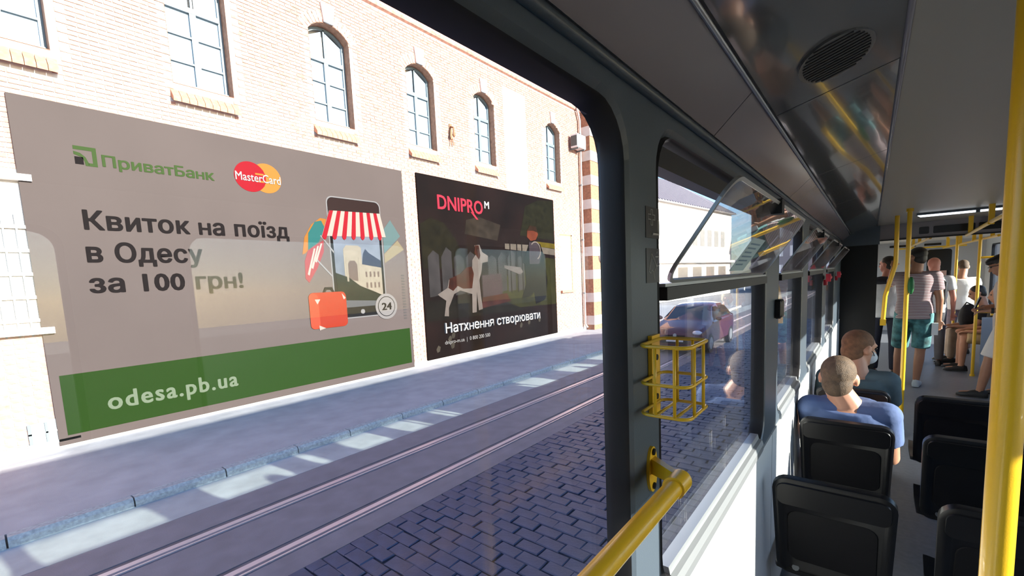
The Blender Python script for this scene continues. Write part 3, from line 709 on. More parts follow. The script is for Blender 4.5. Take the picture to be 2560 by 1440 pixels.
# awning
AR = mat('awning_red', (0.1531, 0.0030, 0.0073), .55); AW = mat('awning_cream', (0.1823, 0.1531, 0.1312), .55)
aw = flat('awning_picture', [(5.72, 3.62), (7.14, 3.66), (7.28, 3.05), (5.48, 3.0)], AW, b1, .016)
for k in range(7):
    t0, t1 = (2*k+.05)/14, (2*k+1.0)/14
    tp = lambda t: (5.72+1.42*t, 3.62+.04*t); bt_ = lambda t: (5.48+1.80*t, 3.0+.05*t)
    a, b_, c_, d_ = tp(t0), tp(t1), bt_(t1), bt_(t0)
    flat('awning_stripe', [a, b_, c_, (c_[0]-.02, c_[1]-.06), ((c_[0]+d_[0])/2, c_[1]-.09), (d_[0]+.02, d_[1]-.06), d_], AR, aw, .019)
# parasols behind the phone
PO = mat('parasol_orange', (0.1640, 0.0620, 0.0109), .6); PT = mat('parasol_teal', (0.0109, 0.0583, 0.0547), .6); PR = mat('parasol_rose', (0.1312, 0.0219, 0.0255), .6)
um = flat('parasol_picture', [(4.98, 2.55), (5.06, 2.95), (5.25, 3.25), (5.48, 3.42), (5.66, 3.40), (5.66, 3.15), (5.35, 2.85), (5.05, 2.58)], PO, b1, .005)
flat('parasol_panel', [(5.12, 2.65), (5.16, 3.05), (5.34, 3.32), (5.50, 3.36), (5.58, 3.18), (5.40, 2.86)], PT, um, .007)
u2_ = flat('parasol_picture', [(5.02, 2.40), (5.12, 2.66), (5.52, 2.90), (5.50, 2.62), (5.30, 2.22), (5.08, 1.90), (5.0, 2.0)], PR, b1, .006)
for k in range(3):
    flat('parasol_stripe', [(5.06+.10*k, 2.10+.15*k), (5.10+.10*k, 2.06+.15*k), (5.30+.09*k, 2.70+.06*k), (5.26+.09*k, 2.70+.06*k)], AW, u2_, .008)
flat('parasol_stick', [(5.44, 3.0), (5.47, 3.02), (5.78, 2.62), (5.75, 2.60)], PHR, um, .008)
flat('parasol_stick', [(5.30, 2.42), (5.33, 2.44), (5.68, 2.05), (5.65, 2.03)], PHR, u2_, .009)
# suitcase
su = flat('suitcase_picture', rr2(5.02, 5.97, .80, 1.66, .12), mat('suitcase_orange', (0.1531, 0.0128, 0.0043), .55), b1, .018)
flat('suitcase_side', rr2(5.02, 5.25, .80, 1.64, .10), mat('suitcase_orange_light', (0.2005, 0.0255, 0.0109), .55), su, .020)
for c in ((5.16, 1.50, 5.30, 1.50, 5.22, 1.38), (5.22, .88, 5.38, .80, 5.22, .76), (5.86, 1.62, 5.96, 1.50, 5.90, 1.46)):
    flat('suitcase_corner', [(c[0], c[1]), (c[2], c[3]), (c[4], c[5])], AW, su, .022)
flat('suitcase_handle', [(5.38, 1.66), (5.44, 1.78), (5.62, 1.78), (5.68, 1.66), (5.62, 1.66), (5.58, 1.72), (5.48, 1.72), (5.44, 1.66)], PH, su, .020)
# 24 badge and tickets
bg_ = flat('badge_picture', circ((7.14, 1.20), .345), mat('badge_grey', (0.1094, 0.0984, 0.0948), .5), b1, .020)
flat('badge_ring', circ((7.14, 1.20), .27), INK, bg_, .022); flat('badge_face', circ((7.14, 1.20), .252), MATS['badge_grey'], bg_, .024)
text('24', 'badge_lettering', INK, bg_, (6.99, 7.29, 1.11, 1.30), M1, bold=.01, th=.027)
flat('ticket_picture', [(7.20, 3.22), (7.46, 3.52), (7.76, 3.10), (7.20, 2.62)], mat('ticket_teal', (0.0474, 0.0729, 0.0729), .55), b1, .004)
flat('ticket_picture', [(7.20, 2.60), (7.66, 2.98), (7.86, 2.74), (7.20, 2.36)], mat('ticket_sand', (0.1094, 0.0875, 0.0547), .55), b1, .003)
for k in range(16): flat('fine_print', [(7.70, .80+k*.08), (7.80, .80+k*.08), (7.80, .84+k*.08), (7.70, .84+k*.08)], mat('fine_print', (0.0437, 0.0383, 0.0365), .6), b1, .003)
# second banner
b2 = thing('billboard_banner', 'dark brown tool advertising banner with dog and man picture', 'billboard')
DK = mat('banner_dark', (0.0039, 0.0015, 0.0012), .6, var=.5, vscale=.9)
MB().box((XB-.045, 8.47, -.53), (XB, 15.53, 4.94)).build('vinyl_sheet', DK, b2)
M2 = M1
text('DNIPRO', 'brand_lettering', mat('brand_red', (0.1837, 0.0131, 0.0241), .5), b2, (9.20, 11.22, 3.98, 4.42), M2, bold=.03, th=.01)
flat('brand_tail', [(10.62, 4.02), (10.74, 4.02), (10.98, 3.80), (10.88, 3.80)], MATS['brand_red'], b2, .011)
text('M', 'brand_lettering', mat('brand_white', (0.2406, 0.2274, 0.2188), .5), b2, (11.30, 11.54, 4.20, 4.44), M2, bold=.03, th=.01)
text('Натхнення створювати', 'slogan_lettering', MATS['brand_white'], b2, (9.19, 14.23, .12, .53), M2, bold=.018, th=.03)
text('dnipro-m.ua  |  0 800 200 500', 'contact_lettering', mat('contact_grey', (0.1487, 0.1356, 0.1268), .5), b2, (9.17, 11.26, -.18, -.02), M2, th=.02)
pm = lambda n, c, v=.4, s=3: mat(n, c, .65, var=v, vscale=s)
flat('picture_foliage', [(8.5, 2.2), (10.3, 2.2), (9.9, 3.1), (9.4, 3.6), (8.9, 3.7), (8.5, 3.5)], pm('print_foliage', (0.0050, 0.0038, 0.0014)), b2, .003)
flat('picture_foliage', [(13.2, 3.4), (15.45, 3.3), (15.45, 4.9), (14.4, 4.8), (13.6, 4.5)], pm('print_foliage_green', (0.0050, 0.0045, 0.0016), .5, 5), b2, .003)
flat('picture_wall', [(10.3, 3.3), (11.9, 3.15), (12.1, 3.7), (11.0, 3.9), (10.4, 3.75)], pm('print_dusk', (0.0113, 0.0079, 0.0057)), b2, .003)
for k in range(9):
    yy = 8.7+k*.53
    if 10.6 < yy < 11.1: continue
    flat('fence_board', [(yy, 1.35), (yy+.44, 1.4), (yy+.44, 2.62+.12*math.sin(k*2.1)), (yy+.22, 2.75+.12*math.sin(k*2.1)), (yy, 2.55)], pm('print_fence', (0.0148, 0.0125, 0.0125), .35, 2), b2, .004)
flat('picture_lawn', [(12.0, .75), (15.5, .70), (15.5, 2.55), (14.9, 2.6), (13.0, 1.95), (12.0, 1.9)], pm('print_lawn', (0.0102, 0.0095, 0.0027)), b2, .0035)
flat('picture_ground', [(8.5, .62), (13.4, .62), (12.2, 1.0), (11.0, 1.2), (8.5, 1.25)], pm('print_ground', (0.0036, 0.0027, 0.0019)), b2, .0045)
flat('picture_path', [(12.3, 3.07), (13.69, 3.07), (15.5, 2.95), (15.5, 2.70), (14.0, 2.80), (12.3, 2.88)], pm('print_path', (0.0565, 0.0452, 0.0361), .2), b2, .005)
flat('picture_field', [(14.2, 3.22), (15.52, 3.17), (15.52, 2.97), (14.2, 3.03)], pm('print_yellow', (0.0452, 0.0316, 0.0022), .3), b2, .006)
for yy in (12.55, 12.95, 13.25): flat('picture_post', [(yy, 1.3), (yy+.06, 1.3), (yy+.06, 3.2), (yy, 3.2)], pm('print_post', (0.0045, 0.0027, 0.0022)), b2, .007)
flat('picture_box', [(11.02, 1.20), (12.05, 1.18), (12.03, 2.02), (11.02, 1.96)], pm('print_box', (0.0193, 0.0113, 0.0125), .2), b2, .006)
flat('picture_blanket', [(10.9, .85), (12.5, 1.0), (12.3, 1.30), (11.0, 1.22)], pm('print_rust', (0.0181, 0.0041, 0.0022)), b2, .007)
dogp = [(9.0,1.42),(9.41,1.6),(9.49,1.85),(9.99,2.02),(10.28,2.21),(10.56,2.25),(10.58,2.47),(10.78,2.67),(10.72,2.95),(10.96,2.98),(11.08,2.74),(11.36,2.62),(11.34,2.42),(11.06,2.38),(10.99,2.07),(10.87,1.81),(10.91,1.27),(10.97,.83),(10.77,.80),(10.72,1.42),(10.66,.75),(10.46,.74),(10.49,1.36),(9.96,1.50),(9.68,1.4),(9.42,.98),(9.40,.72),(9.22,.74),(9.33,1.21),(9.09,1.35)]
dg_ = flat('dog_picture', dogp, pm('print_dog_white', (0.0678, 0.0542, 0.0474), .15), b2, .010)
flat('dog_saddle', [(9.45,1.60),(9.52,1.88),(9.99,2.03),(10.28,2.22),(10.54,2.26),(10.62,2.02),(10.50,1.55),(10.1,1.55),(9.85,1.65),(9.65,1.50)], pm('print_dog_brown', (0.0170, 0.0045, 0.0027), .5, 4), dg_, .012)
flat('dog_ear', [(10.70,2.72),(10.74,2.95),(10.92,2.96),(10.98,2.62),(10.90,2.48)], MATS['print_dog_brown'], dg_, .012)
mp_ = flat('man_picture', [(13.80,3.26),(14.08,3.19),(14.48,3.13),(14.68,2.74),(14.76,2.35),(14.89,1.7),(14.76,1.06),(14.61,.91),(14.05,.79),(13.95,1.26),(13.68,1.09),(13.17,1.07),(13.46,1.59),(13.43,2.34),(13.27,2.42),(13.50,2.70)], pm('print_man_dark', (0.0019, 0.0014, 0.0014), .3), b2, .010)
flat('man_head', [(13.63,3.36),(13.66,3.62),(13.82,3.76),(14.20,3.72),(14.36,3.50),(14.20,3.28),(13.86,3.22)], pm('print_skin', (0.0497, 0.0102, 0.0045), .3), mp_, .012)
flat('man_hair', [(13.66,3.60),(13.82,3.80),(14.22,3.78),(14.34,3.55),(14.05,3.62)], pm('print_hair', (0.0113, 0.0045, 0.0022)), mp_, .014)
flat('man_vest', [(13.74,3.18),(14.30,3.14),(14.55,2.70),(14.35,2.35),(13.72,2.35)], pm('print_vest', (0.0158, 0.0113, 0.0136), .2), mp_, .013)
arc = [(14.14+.36*math.cos(a), 2.86+.36*math.sin(a)) for a in [2.4-3.6*k/18 for k in range(19)]]; arc2 = [(14.14+.31*math.cos(a), 2.86+.31*math.sin(a)) for a in [2.4-3.6*k/18 for k in range(19)]]
flat('man_sling', arc+arc2[::-1], MATS['print_dog_white'], mp_, .015)
flat('man_sleeve', [(12.2,2.30),(13.15,2.22),(13.30,2.05),(13.1,1.95),(12.2,2.20)], pm('print_shirt', (0.0452, 0.0361, 0.0339), .2), mp_, .012)
for k, (yy, zz) in enumerate(((9.35, -.10), (9.5, .0), (9.45, -.32), (8.85, -.35), (13.0, -.05), (13.5, .02), (14.2, .05))):
    flat('scuff_mark', [(yy, zz), (yy+.10, zz+.03), (yy+.14, zz+.16), (yy+.05, zz+.22), (yy-.04, zz+.10)], pm('print_scuff', (0.0226, 0.0181, 0.0136), .4), b2, .004)

mat = _mat
# ================================================================== FAR STREET
WB = thing('white_building', 'sunlit white building with ribbed grey metal roof beyond the brick building', 'building')
WPL = mat('white_render', (.72, .70, .66), .9)
def wbp(t, z, off=0):     # facade from (-14.6,39) to (-12.6,56)
    a = Vector((-14.6, 39, 0)); b = Vector((-12.6, 56, 0)); n = Vector(((b-a).y, -(b-a).x, 0)).normalized()
    p = a+(b-a)*t+n*off; return Vector((p.x, p.y, z))
mb = MB().hexa([wbp(-.3, -.8), wbp(1, -.8), wbp(1, -.8, -12), wbp(-.3, -.8, -12), wbp(-.3, 8.1), wbp(1, 8.1), wbp(1, 8.1, -12), wbp(-.3, 8.1, -12)]); mb.build('wall', WPL, WB)
RIB = mat('ribbed_roof_metal', (.38, .36, .36), .6)
rf = MB().hexa([wbp(-.3, 8.1, .5), wbp(1.02, 8.1, .5), wbp(1.02, 8.1, -12.5), wbp(-.3, 8.1, -12.5), wbp(-.3, 12.6, -6), wbp(.85, 12.6, -6), wbp(.85, 12.6, -6.2), wbp(-.3, 12.6, -6.2)]).build('roof', RIB, WB)
for k in range(44):
    t = -.28+1.28*k/43
    p0, p1 = wbp(t, 8.12, .5), wbp(min(t, .85), 12.62, -6)
    MB().tube([p0+Vector((0, 0, .03)), p1+Vector((0, 0, .03))], .07, 4).build('roof_rib', mat('roof_rib_metal', (.26, .24, .25), .6), rf)
for k in range(9):
    t = -.02+.105*k; MB().hexa([wbp(t, 4.4, .02), wbp(t+.06, 4.4, .02), wbp(t+.06, 4.4, -.1), wbp(t, 4.4, -.1), wbp(t, 6.1, .02), wbp(t+.06, 6.1, .02), wbp(t+.06, 6.1, -.1), wbp(t, 6.1, -.1)]).build('window', mat('far_pane', (.42, .42, .40), .3), WB)
for k in range(5):
    t = 0.02+.19*k; MB().hexa([wbp(t, .6, .02), wbp(t+.12, .6, .02), wbp(t+.12, .6, -.1), wbp(t, .6, -.1), wbp(t, 2.3, .02), wbp(t+.12, 2.3, .02), wbp(t+.12, 2.3, -.1), wbp(t, 2.3, -.1)]).build('shop_window', mat('far_shop', (.30, .28, .25), .3), WB)
MB().hexa([wbp(-.3, 2.7, .5), wbp(1.03, 2.7, .5), wbp(1.03, 2.7, 0), wbp(-.3, 2.7, 0), wbp(-.3, 2.95, .5), wbp(1.03, 2.95, .5), wbp(1.03, 2.95, 0), wbp(-.3, 2.95, 0)]).build('canopy_ledge', WPL, WB)
GBm = mat('grey_render', (.20, .185, .19), .9, var=.08, vscale=.5)
def plain_building(name, label, x0, x1, y0, y1, h, m, roofm, wcols, wrows, front='y'):
    B_ = thing(name, label, 'building')
    MB().box((x0, y0, -.8), (x1, y1, h)).build('wall', m, B_)
    MB().prism([(x0-.3, y0-.3, h), (x1+.3, y0-.3, h), ((x0+x1)/2+1, y0+2.5, h+2.5), ((x0+x1)/2-1, y0+2.5, h+2.5)], (0, y1-y0-2, 0)).build('roof', roofm, B_)
    for i in range(wcols):
        for j in range(wrows):
            a = x0+(x1-x0)*(i+.25)/wcols; b = a+(x1-x0)*.45/wcols; z0 = 1.0+(h-2.0)*j/wrows; z1 = z0+(h-2)*.55/wrows
            f = MB().box((a, y0-.03, z0), (b, y0+.02, z1)).build('window', MATS['far_pane'], B_)
            MB().box(((a+b)/2-.04, y0-.05, z0), ((a+b)/2+.04, y0-.02, z1)).build('mullion', WHITE, f)
plain_building('grey_building', 'grey rendered house closing the street behind the tram windows', -11.4, -5.2, 60.5, 70, 8.5, GBm, RIB, 5, 3)
plain_building('orange_building', 'orange brick house at the far end of the street', -4.2, 5.5, 58, 68, 9.5, mat('far_orange', (.42, .19, .10), .9, var=.1), RIB, 6, 3)
plain_building('pale_building', 'pale far house beyond the tram front', 6.0, 20, 60, 72, 8, mat('far_pale', (.45, .42, .38), .9), RIB, 7, 3)

# parked car -------------------------------------------------------
CARP = mat('car_paint_dark_red', (.10, .006, .012), .22, .15, coat=1.0)
CARG = mat('car_glass', (.02, .025, .028), .05, spec=1, coat=1)
def car():
    cx, y0 = -4.68, 13.7
    T = thing('hatchback_car', 'dark red hatchback car facing the tram on the second track', 'car')
    # stations along the length: y, half width bottom, half width belt, z bottom, z belt(hood), z roof, half width roof
    S = [(0, .60, .62, .30, .58, .60, .55), (.10, .78, .78, .22, .70, .72, .62), (.35, .84, .84, .20, .80, .82, .66), (.95, .86, .86, .20, .92, .94, .70), (1.15, .86, .86, .20, .95, 1.0, .72), (1.75, .86, .86, .20, .96, 1.38, .60),
         (2.3, .86, .86, .20, .97, 1.47, .60), (3.0, .86, .86, .20, .98, 1.45, .58), (3.6, .85, .85, .22, .99, 1.30, .56), (3.9, .80, .80, .30, .98, 1.05, .60), (3.98, .70, .72, .34, .70, .75, .60)]
    rings = []
    for (y, wb, wbelt, zb, zl, zr, wr) in S:
        h = [(wb*.9, zb), (wb, zb+.10), (wbelt+.02, (zb+zl)/2), (wbelt, zl-.04), (wbelt-.05, zl), ((wr+wbelt-.05)/2, (zl+zr)/2), (wr, zr-.03), (wr*.75, zr), (0, zr+.015)]
        rings.append([(cx+x, y0+y, ZS+z) for x, z in h]+[(cx-x, y0+y, ZS+z) for x, z in reversed(h[:-1])])
    MB().rings(rings).build('body', CARP, T, True, 35)
    # glazing laid over the cabin
    MB().hexa([(cx-.66, y0+1.12, ZS+.985), (cx+.66, y0+1.12, ZS+.985), (cx+.66, y0+1.16, ZS+.97), (cx-.66, y0+1.16, ZS+.97), (cx-.53, y0+1.70, ZS+1.37), (cx+.53, y0+1.70, ZS+1.37), (cx+.53, y0+1.76, ZS+1.35), (cx-.53, y0+1.76, ZS+1.35)]).build('windscreen', CARG, T)
    for s in (-1, 1):
        MB().hexa([(cx+s*.80, y0+1.35, ZS+1.0), (cx+s*.83, y0+1.35, ZS+1.0), (cx+s*.83, y0+3.4, ZS+1.02), (cx+s*.80, y0+3.4, ZS+1.02),
                   (cx+s*.60, y0+1.85, ZS+1.36), (cx+s*.635, y0+1.85, ZS+1.36), (cx+s*.63, y0+3.2, ZS+1.36), (cx+s*.60, y0+3.2, ZS+1.36)]).build('side_window', CARG, T)
        MB().ell((cx+s*.62, y0+.16, ZS+.66), (.17, 0, 0), (0, .12, 0), (0, 0, .085)).build('headlamp', mat('headlamp', (.75, .80, .85), .08, spec=1, coat=1), T, True)
        m = MB().ell((cx+s*.95, y0+1.30, ZS+1.02), (.10, 0, 0), (0, .05, 0), (0, 0, .07)); m.build('mirror', CARP, T, True)
        for yy in (.72, 3.2):
            wv = MB().tube([(cx+s*.70, y0+yy, ZS+.30), (cx+s*.875, y0+yy, ZS+.30)], .30, 24).build('wheel', RUBBER, T)
            MB().tube([(cx+s*.87, y0+yy, ZS+.30), (cx+s*.882, y0+yy, ZS+.30)], .19, 16).build('hub_cap', SILVER, wv)
    MB().box((cx-.42, y0-.015, ZS+.34), (cx+.42, y0+.06, ZS+.50)).build('lower_grille', BLACK, T)
    MB().box((cx-.30, y0+.0, ZS+.52), (cx+.30, y0+.08, ZS+.60)).build('upper_grille', BLACK, T)
    MB().tube([(cx, y0+.02, ZS+.60), (cx, y0-.012, ZS+.60)], .055, 20).build('badge', SILVER, T)
    MB().box((cx-.26, y0-.03, ZS+.40), (cx+.26, y0-.015, ZS+.51)).build('number_plate', WHITE, T)
    for s in (-1, 1): MB().tube([(cx+s*.1, y0+1.16, ZS+.985), (cx+s*.1-.38, y0+1.26, ZS+1.05)], .008, 5).build('wiper', BLACK, T)
car()

# ================================================================== SEATS
def seat(x0, x1, yt, label, wide=None):
    T = thing('passenger_chair', label, 'chair', 'black tram chairs facing forward')
    wd = x1-x0; xc = (x0+x1)/2
    base = Vector((xc, yt+.115, .40)); upv = Vector((0, -.115, .46)).normalized(); nb = Vector((0, -upv.z, upv.y)); Lh = .475
    def P(u, v, d): return base+Vector((u, 0, 0))+upv*v+nb*d
    def ring(ins, d, r=.055, z0=-.02, flare=.0):
        out = []
        for p in rrect(-wd/2+ins, wd/2-ins, z0+ins, Lh-ins, max(r-ins*.6, .01), 5):
            out.append(P(p.y*(1-.05*(1-p.z/Lh)), p.z, d-.012*math.cos(p.y/wd*PI)+.02*max(0, .25-p.z)*0))
        return out
    MB().rings([ring(.012, -.028), ring(.0, -.018), ring(.0, .010), ring(.012, .018), ring(.026, .018), ring(.034, .010)]).build('backrest', BLACK, T, True, 50)
    # proud top band and recessed panel on the rear of the back
    def patch(z0, z1, ins, d0, d1, r):
        a = [P(p.y, p.z, d0-.012*math.cos(p.y/wd*PI)) for p in rrect(-wd/2+ins, wd/2-ins, z0, z1, r, 4)]
        b = [P(p.y, p.z, d1-.012*math.cos(p.y/wd*PI)) for p in rrect(-wd/2+ins+.006, wd/2-ins-.006, z0+.006, z1-.006, r*.8, 4)]
        return MB().rings([a, b])
    patch(Lh-.125, Lh-.012, .014, .008, .024, .035).build('top_band', BLACK, T, True, 50)
    patch(.06, Lh-.145, .05, .006, .015, .05).build('rear_panel', mat('charcoal_plastic', (.006, .006, .007), .5, spec=.2, bump=.1, bscale=300), T, True, 50)
    # seat pan
    rs = []
    for yy, zz, hw in ((yt+.10, .40, .19), (yt+.14, .385, .20), (yt+.34, .385, .20), (yt+.47, .40, .195), (yt+.50, .385, .18)):
        k = wd/.40
        rs.append([(xc-hw*k, yy, zz), (xc-hw*k*.7, yy, zz-.012), (xc+hw*k*.7, yy, zz-.012), (xc+hw*k, yy, zz), (xc+hw*k, yy, zz+.02), (xc+hw*k*.6, yy, zz+.008), (xc-hw*k*.6, yy, zz+.008), (xc-hw*k, yy, zz+.02)])
    MB().rings(rs).build('seat_pan', BLACK, T, True, 50)
    MB().box((xc-.03, yt+.24, .0), (xc+.03, yt+.30, .38)).box((xc-.10, yt+.14, .0), (xc+.10, yt+.40, .02)).build('pedestal', mat('seat_frame_grey', (.10, .11, .12), .4, .3), T)
    MB().tube([(xc-wd*.3, yt+.17, .375), (xc-wd*.3, yt+.10, .42)], .014, 8).tube([(xc+wd*.3, yt+.17, .375), (xc+wd*.3, yt+.10, .42)], .014, 8).build('bracket', MATS['seat_frame_grey'], T)
    return T
seat(-.300, .105, 2.05, 'black plastic tram seat nearest the camera beside the sunlit wall')
seat(-.300, .125, 2.97, 'black plastic tram seat carrying the man in the blue T-shirt')
seat(-.290, .130, 3.82, 'black plastic tram seat behind the man with the face mask')
seat(.212, .620, 2.10, 'black plastic tram seat behind the thick foreground yellow pole')
seat(.226, .640, 2.94, 'empty black tram seat, middle one of the right column')
seat(.245, .640, 3.80, 'empty black tram seat farthest ahead in the right column')

# ================================================================== YELLOW RAILS AND FITTINGS
def pole(label, x, y, z0, z1, r, group='yellow tram grab poles', flange=True):
    T = thing('grab_pole', label, 'pole', group)
    MB().tube([(x, y, z0), (x, y, z1)], r, 20).build('pole_tube', YEL, T, True, 60)
    if flange:
        MB().tube([(x, y, z1-.03), (x, y, z1)], r*1.45, 20).build('ceiling_flange', YEL, T, True, 50)
    if z0 < .05: MB().tube([(x, y, z0), (x, y, z0+.03)], r*1.45, 20).build('floor_flange', YEL, T, True, 50)
    return T
pole('thick yellow grab pole in the right foreground', .166, .97, 0, ZC, .0185)
p2 = pole('yellow grab pole with a green round button before the striped man', .275, 5.8, 0, ZC, .019)
MB().ell((.305, 5.785, 1.50), (.026, 0, 0), (0, .018, 0), (0, 0, .085)).build('green_button', mat('button_green', (.01, .12, .03), .4), p2, True)
T = thing('grab_pole', 'bent yellow grab pole hanging from the ceiling with a capped end', 'pole', 'yellow tram grab poles')
MB().tube([(.207, 6.5, ZC), (.210, 6.5, 1.74), (.204, 6.5, 1.69), (.142, 6.5, 1.42), (.131, 6.5, 1.36), (.120, 6.5, 1.09)], .021, 14).build('pole_tube', YEL, T, True, 60)
MB().box((.095, 6.475, 1.03), (.147, 6.525, 1.10)).build('end_cap', YEL, T)
pole('yellow grab pole beside the seated passengers in the front section', 1.215, 9.3, 0, 2.235, .019)
pole('yellow grab pole by the man in the white T-shirt', 1.160, 11.0, 0, 2.235, .019)
pole('yellow grab pole in the front section near the cab door', 1.30, 12.4, 0, 2.235, .018)
pole('yellow grab pole nearest the right wall of the front section', 1.52, 8.9, .9, 2.235, .018)
T = thing('handrail', 'yellow ceiling handrail running along the aisle to the portal', 'handrail')
MB().tube([(.80, 3.4, 2.125), (.84, 4.8, 2.105), (.875, 6.3, 2.07), (.91, 7.89, 2.03)], .018, 12).build('rail_tube', YEL, T, True, 60)
for x, y in ((.873, 6.2), (.905, 7.6), (.815, 3.9)): MB().box((x-.02, y-.02, 2.05), (x+.02, y+.02, ZC)).build('hanger', YEL, T)
T = thing('handrail', 'yellow ceiling handrail in the front tram section', 'handrail')
MB().tube([(1.26, 8.4, 2.02), (1.26, 14.1, 2.02)], .017, 10).tube([(.62, 8.4, 2.05), (.62, 14.1, 2.05)], .017, 10).build('rail_tube', YEL, T, True, 60)
for y in (8.8, 10.2, 11.6, 13.4):
    MB().box((1.24, y-.02, 2.02), (1.28, y+.02, 2.235)).build('hanger', YEL, T); MB().box((.60, y-.02, 2.05), (.64, y+.02, 2.235)).build('hanger', YEL, T)
T = thing('handrail', 'yellow cross rail above the cab door', 'handrail')
MB().tube([(.45, 14.2, 2.06), (1.65, 14.2, 2.06)], .018, 8).build('rail_tube', YEL, T); 
for x in (.75, 1.35): MB().box((x-.02, 14.18, 2.06), (x+.02, 14.22, 2.235)).build('hanger', YEL, T)
T = thing('handrail', 'low yellow barrier rail between the grab poles and the right wall', 'handrail')
MB().tube([(1.215, 9.3, .96), (1.60, 9.3, .96)], .016, 10).tube([(1.38, 9.3, .91), (1.38, 9.3, 1.01)], .02, 8).tube([(1.215, 9.3, 1.75), (1.60, 9.3, 1.75)], .015, 8).tube([(1.60, 9.3, .1), (1.60, 9.3, 1.78)], .015, 8).build('rail_tube', YEL, T, True, 60)
MB().box((1.28, 9.29, .15), (1.57, 9.31, .88)).build('barrier_panel', mat('barrier_blue_grey', (.25, .32, .42), .35), T)
# handrail across the large window, seen end-on
T = thing('handrail', 'yellow tubular handrail below the large window, clamped to the pillar bracket', 'handrail')
MB().tube([(-.268, -1.3, 1.332), (-.268, .795, 1.332)], .0165, 20).build('rail_tube', YEL, T, True, 60)
MB().tube([(-.268, .770, 1.332), (-.268, .812, 1.332)], .0205, 20).ell((-.268, .812, 1.332), (.0205, 0, 0), (0, .012, 0), (0, 0, .0205)).build('end_socket', YEL, T, True, 40)
MB().hexa([(-.335, .835, 1.318), (-.335, .855, 1.318), (-.272, .812, 1.325), (-.272, .795, 1.325), (-.335, .835, 1.350), (-.335, .855, 1.350), (-.272, .812, 1.348), (-.272, .795, 1.348)]).build('bracket_arm', YEL, T)
fl_ = [(-.340, .845+.022*math.cos(2*PI*k/20), 1.325+.048*math.sin(2*PI*k/20)) for k in range(20)]
MB().rings([fl_, [(x+.006, y, z) for x, y, z in fl_]]).build('wall_flange', YEL, T)
for zz in (1.362, 1.290): MB().tube([(-.336, .845, zz), (-.331, .845, zz)], .007, 10).build('bolt', BLACK, T)
# wire basket on the pillar
T = thing('wire_basket', 'small yellow wire basket mounted on the grey window pillar', 'basket')
bx0, bx1, by0, by1, bz0, bz1 = -.330, -.240, .772, .892, 1.452, 1.590
MB().box((-.339, .838, 1.440), (-.331, .880, 1.600)).build('back_plate', YEL, T)
def loop(z, r=.0032, d=.0):
    c = rrect(by0, by1, bx0, bx1, .018, 4)
    pts = [(p.z, p.y, z) for p in c]; pts.append(pts[0]); pts.append(pts[1]); return MB().tube(pts, r, 8)
loop(bz1, .0036).build('top_hoop', YEL, T, True); loop(1.520).build('middle_hoop', YEL, T, True); loop(bz0+.01).build('bottom_hoop', YEL, T, True)
for x, y in ((bx1, by0+.03), (bx1, by1-.035), (bx0+.03, by0), (bx1-.025, by0), (bx1-.03, by1), (bx0+.03, by1)):
    MB().tube([(x, y, bz1), (x, y, bz0+.01)], .003, 8).build('upright_wire', YEL, T, True)
for x in (bx0+.03, bx1-.025): MB().tube([(x, by0, bz0+.01), (x, by1, bz0+.01)], .003, 8).build('base_wire', YEL, T, True)
for zz in (1.475, 1.555): MB().tube([(-.332, .859, zz), (-.328, .859, zz)], .006, 10).build('screw', BLACK, T)
# pictogram stickers on the pillar
STK = mat('sticker_charcoal', (.035, .034, .036), .4); STW = mat('sticker_line', (.34, .34, .33), .5)
def sticker(label, z0, z1, strokes):
    T = thing('pictogram_sticker', label, 'sticker')
    MB().box((XL, .836, z0), (XL+.0012, .9035, z1)).build('backing', STK, T)
    for s in strokes:
        r = s[0]; MB().tube([(XL+.0013, .836+u*.0675, z0+v*(z1-z0)) for u, v in s[1:]], r, 6).build('line', STW, T)
sticker('dark pillar sticker with a cross and seat pictogram', 1.792, 1.852, [
    (.0010, (.36, .42), (.36, .60), (.16, .60), (.16, .76), (.36, .76), (.36, .92), (.48, .92), (.48, .76), (.66, .76), (.66, .60), (.48, .60), (.48, .42), (.36, .42)),
    (.0026, (.92, .62), (.92, .14), (.45, .14))])
sticker('dark pillar sticker with a guide dog pictogram', 1.704, 1.772, [
    (.0009, (.60, .08), (.50, .32), (.38, .38), (.30, .28), (.16, .34), (.22, .44), (.38, .86), (.74, .48), (.55, .30)),
    (.0009, (.74, .48), (.92, .72)), (.0009, (.74, .48), (.94, .50)), (.0012, (.66, .76), (.90, .76)), (.0012, (.78, .86), (.80, .92))])
# black box on the second pillar
T = thing('pillar_box', 'small black plastic box on the second window pillar', 'box')
r = rrect(2.325, 2.405, 1.495, 1.580, .012, 3, x=XL+.001)
MB().rings([r, [p+Vector((.022, 0, 0)) for p in r], [Vector((p.x+.028, 2.365+(p.y-2.365)*.85, 1.5375+(p.z-1.5375)*.85)) for p in r]]).build('casing', BLACK, T)
MB().box((XL+.001, 2.36, 1.49), (XL+.02, 2.37, 1.497)).build('latch', BLACK, T)
for y, lb in ((5.06, 'red emergency hammer on the pillar nearer the camera'), (6.72, 'red emergency hammer farther along the wall by the portal')):
    T = thing('emergency_hammer', lb, 'hammer', 'red emergency hammers')
    MB().box((XL, y-.05, 1.55), (XL+.025, y+.05, 1.60)).build('holder', RED, T)
    MB().tube([(XL+.04, y-.10, 1.62), (XL+.04, y+.10, 1.62)], .018, 10).build('handle', RED, T, True)
    MB().box((XL+.022, y-.14, 1.585), (XL+.058, y-.09, 1.655)).build('head', RED, T)
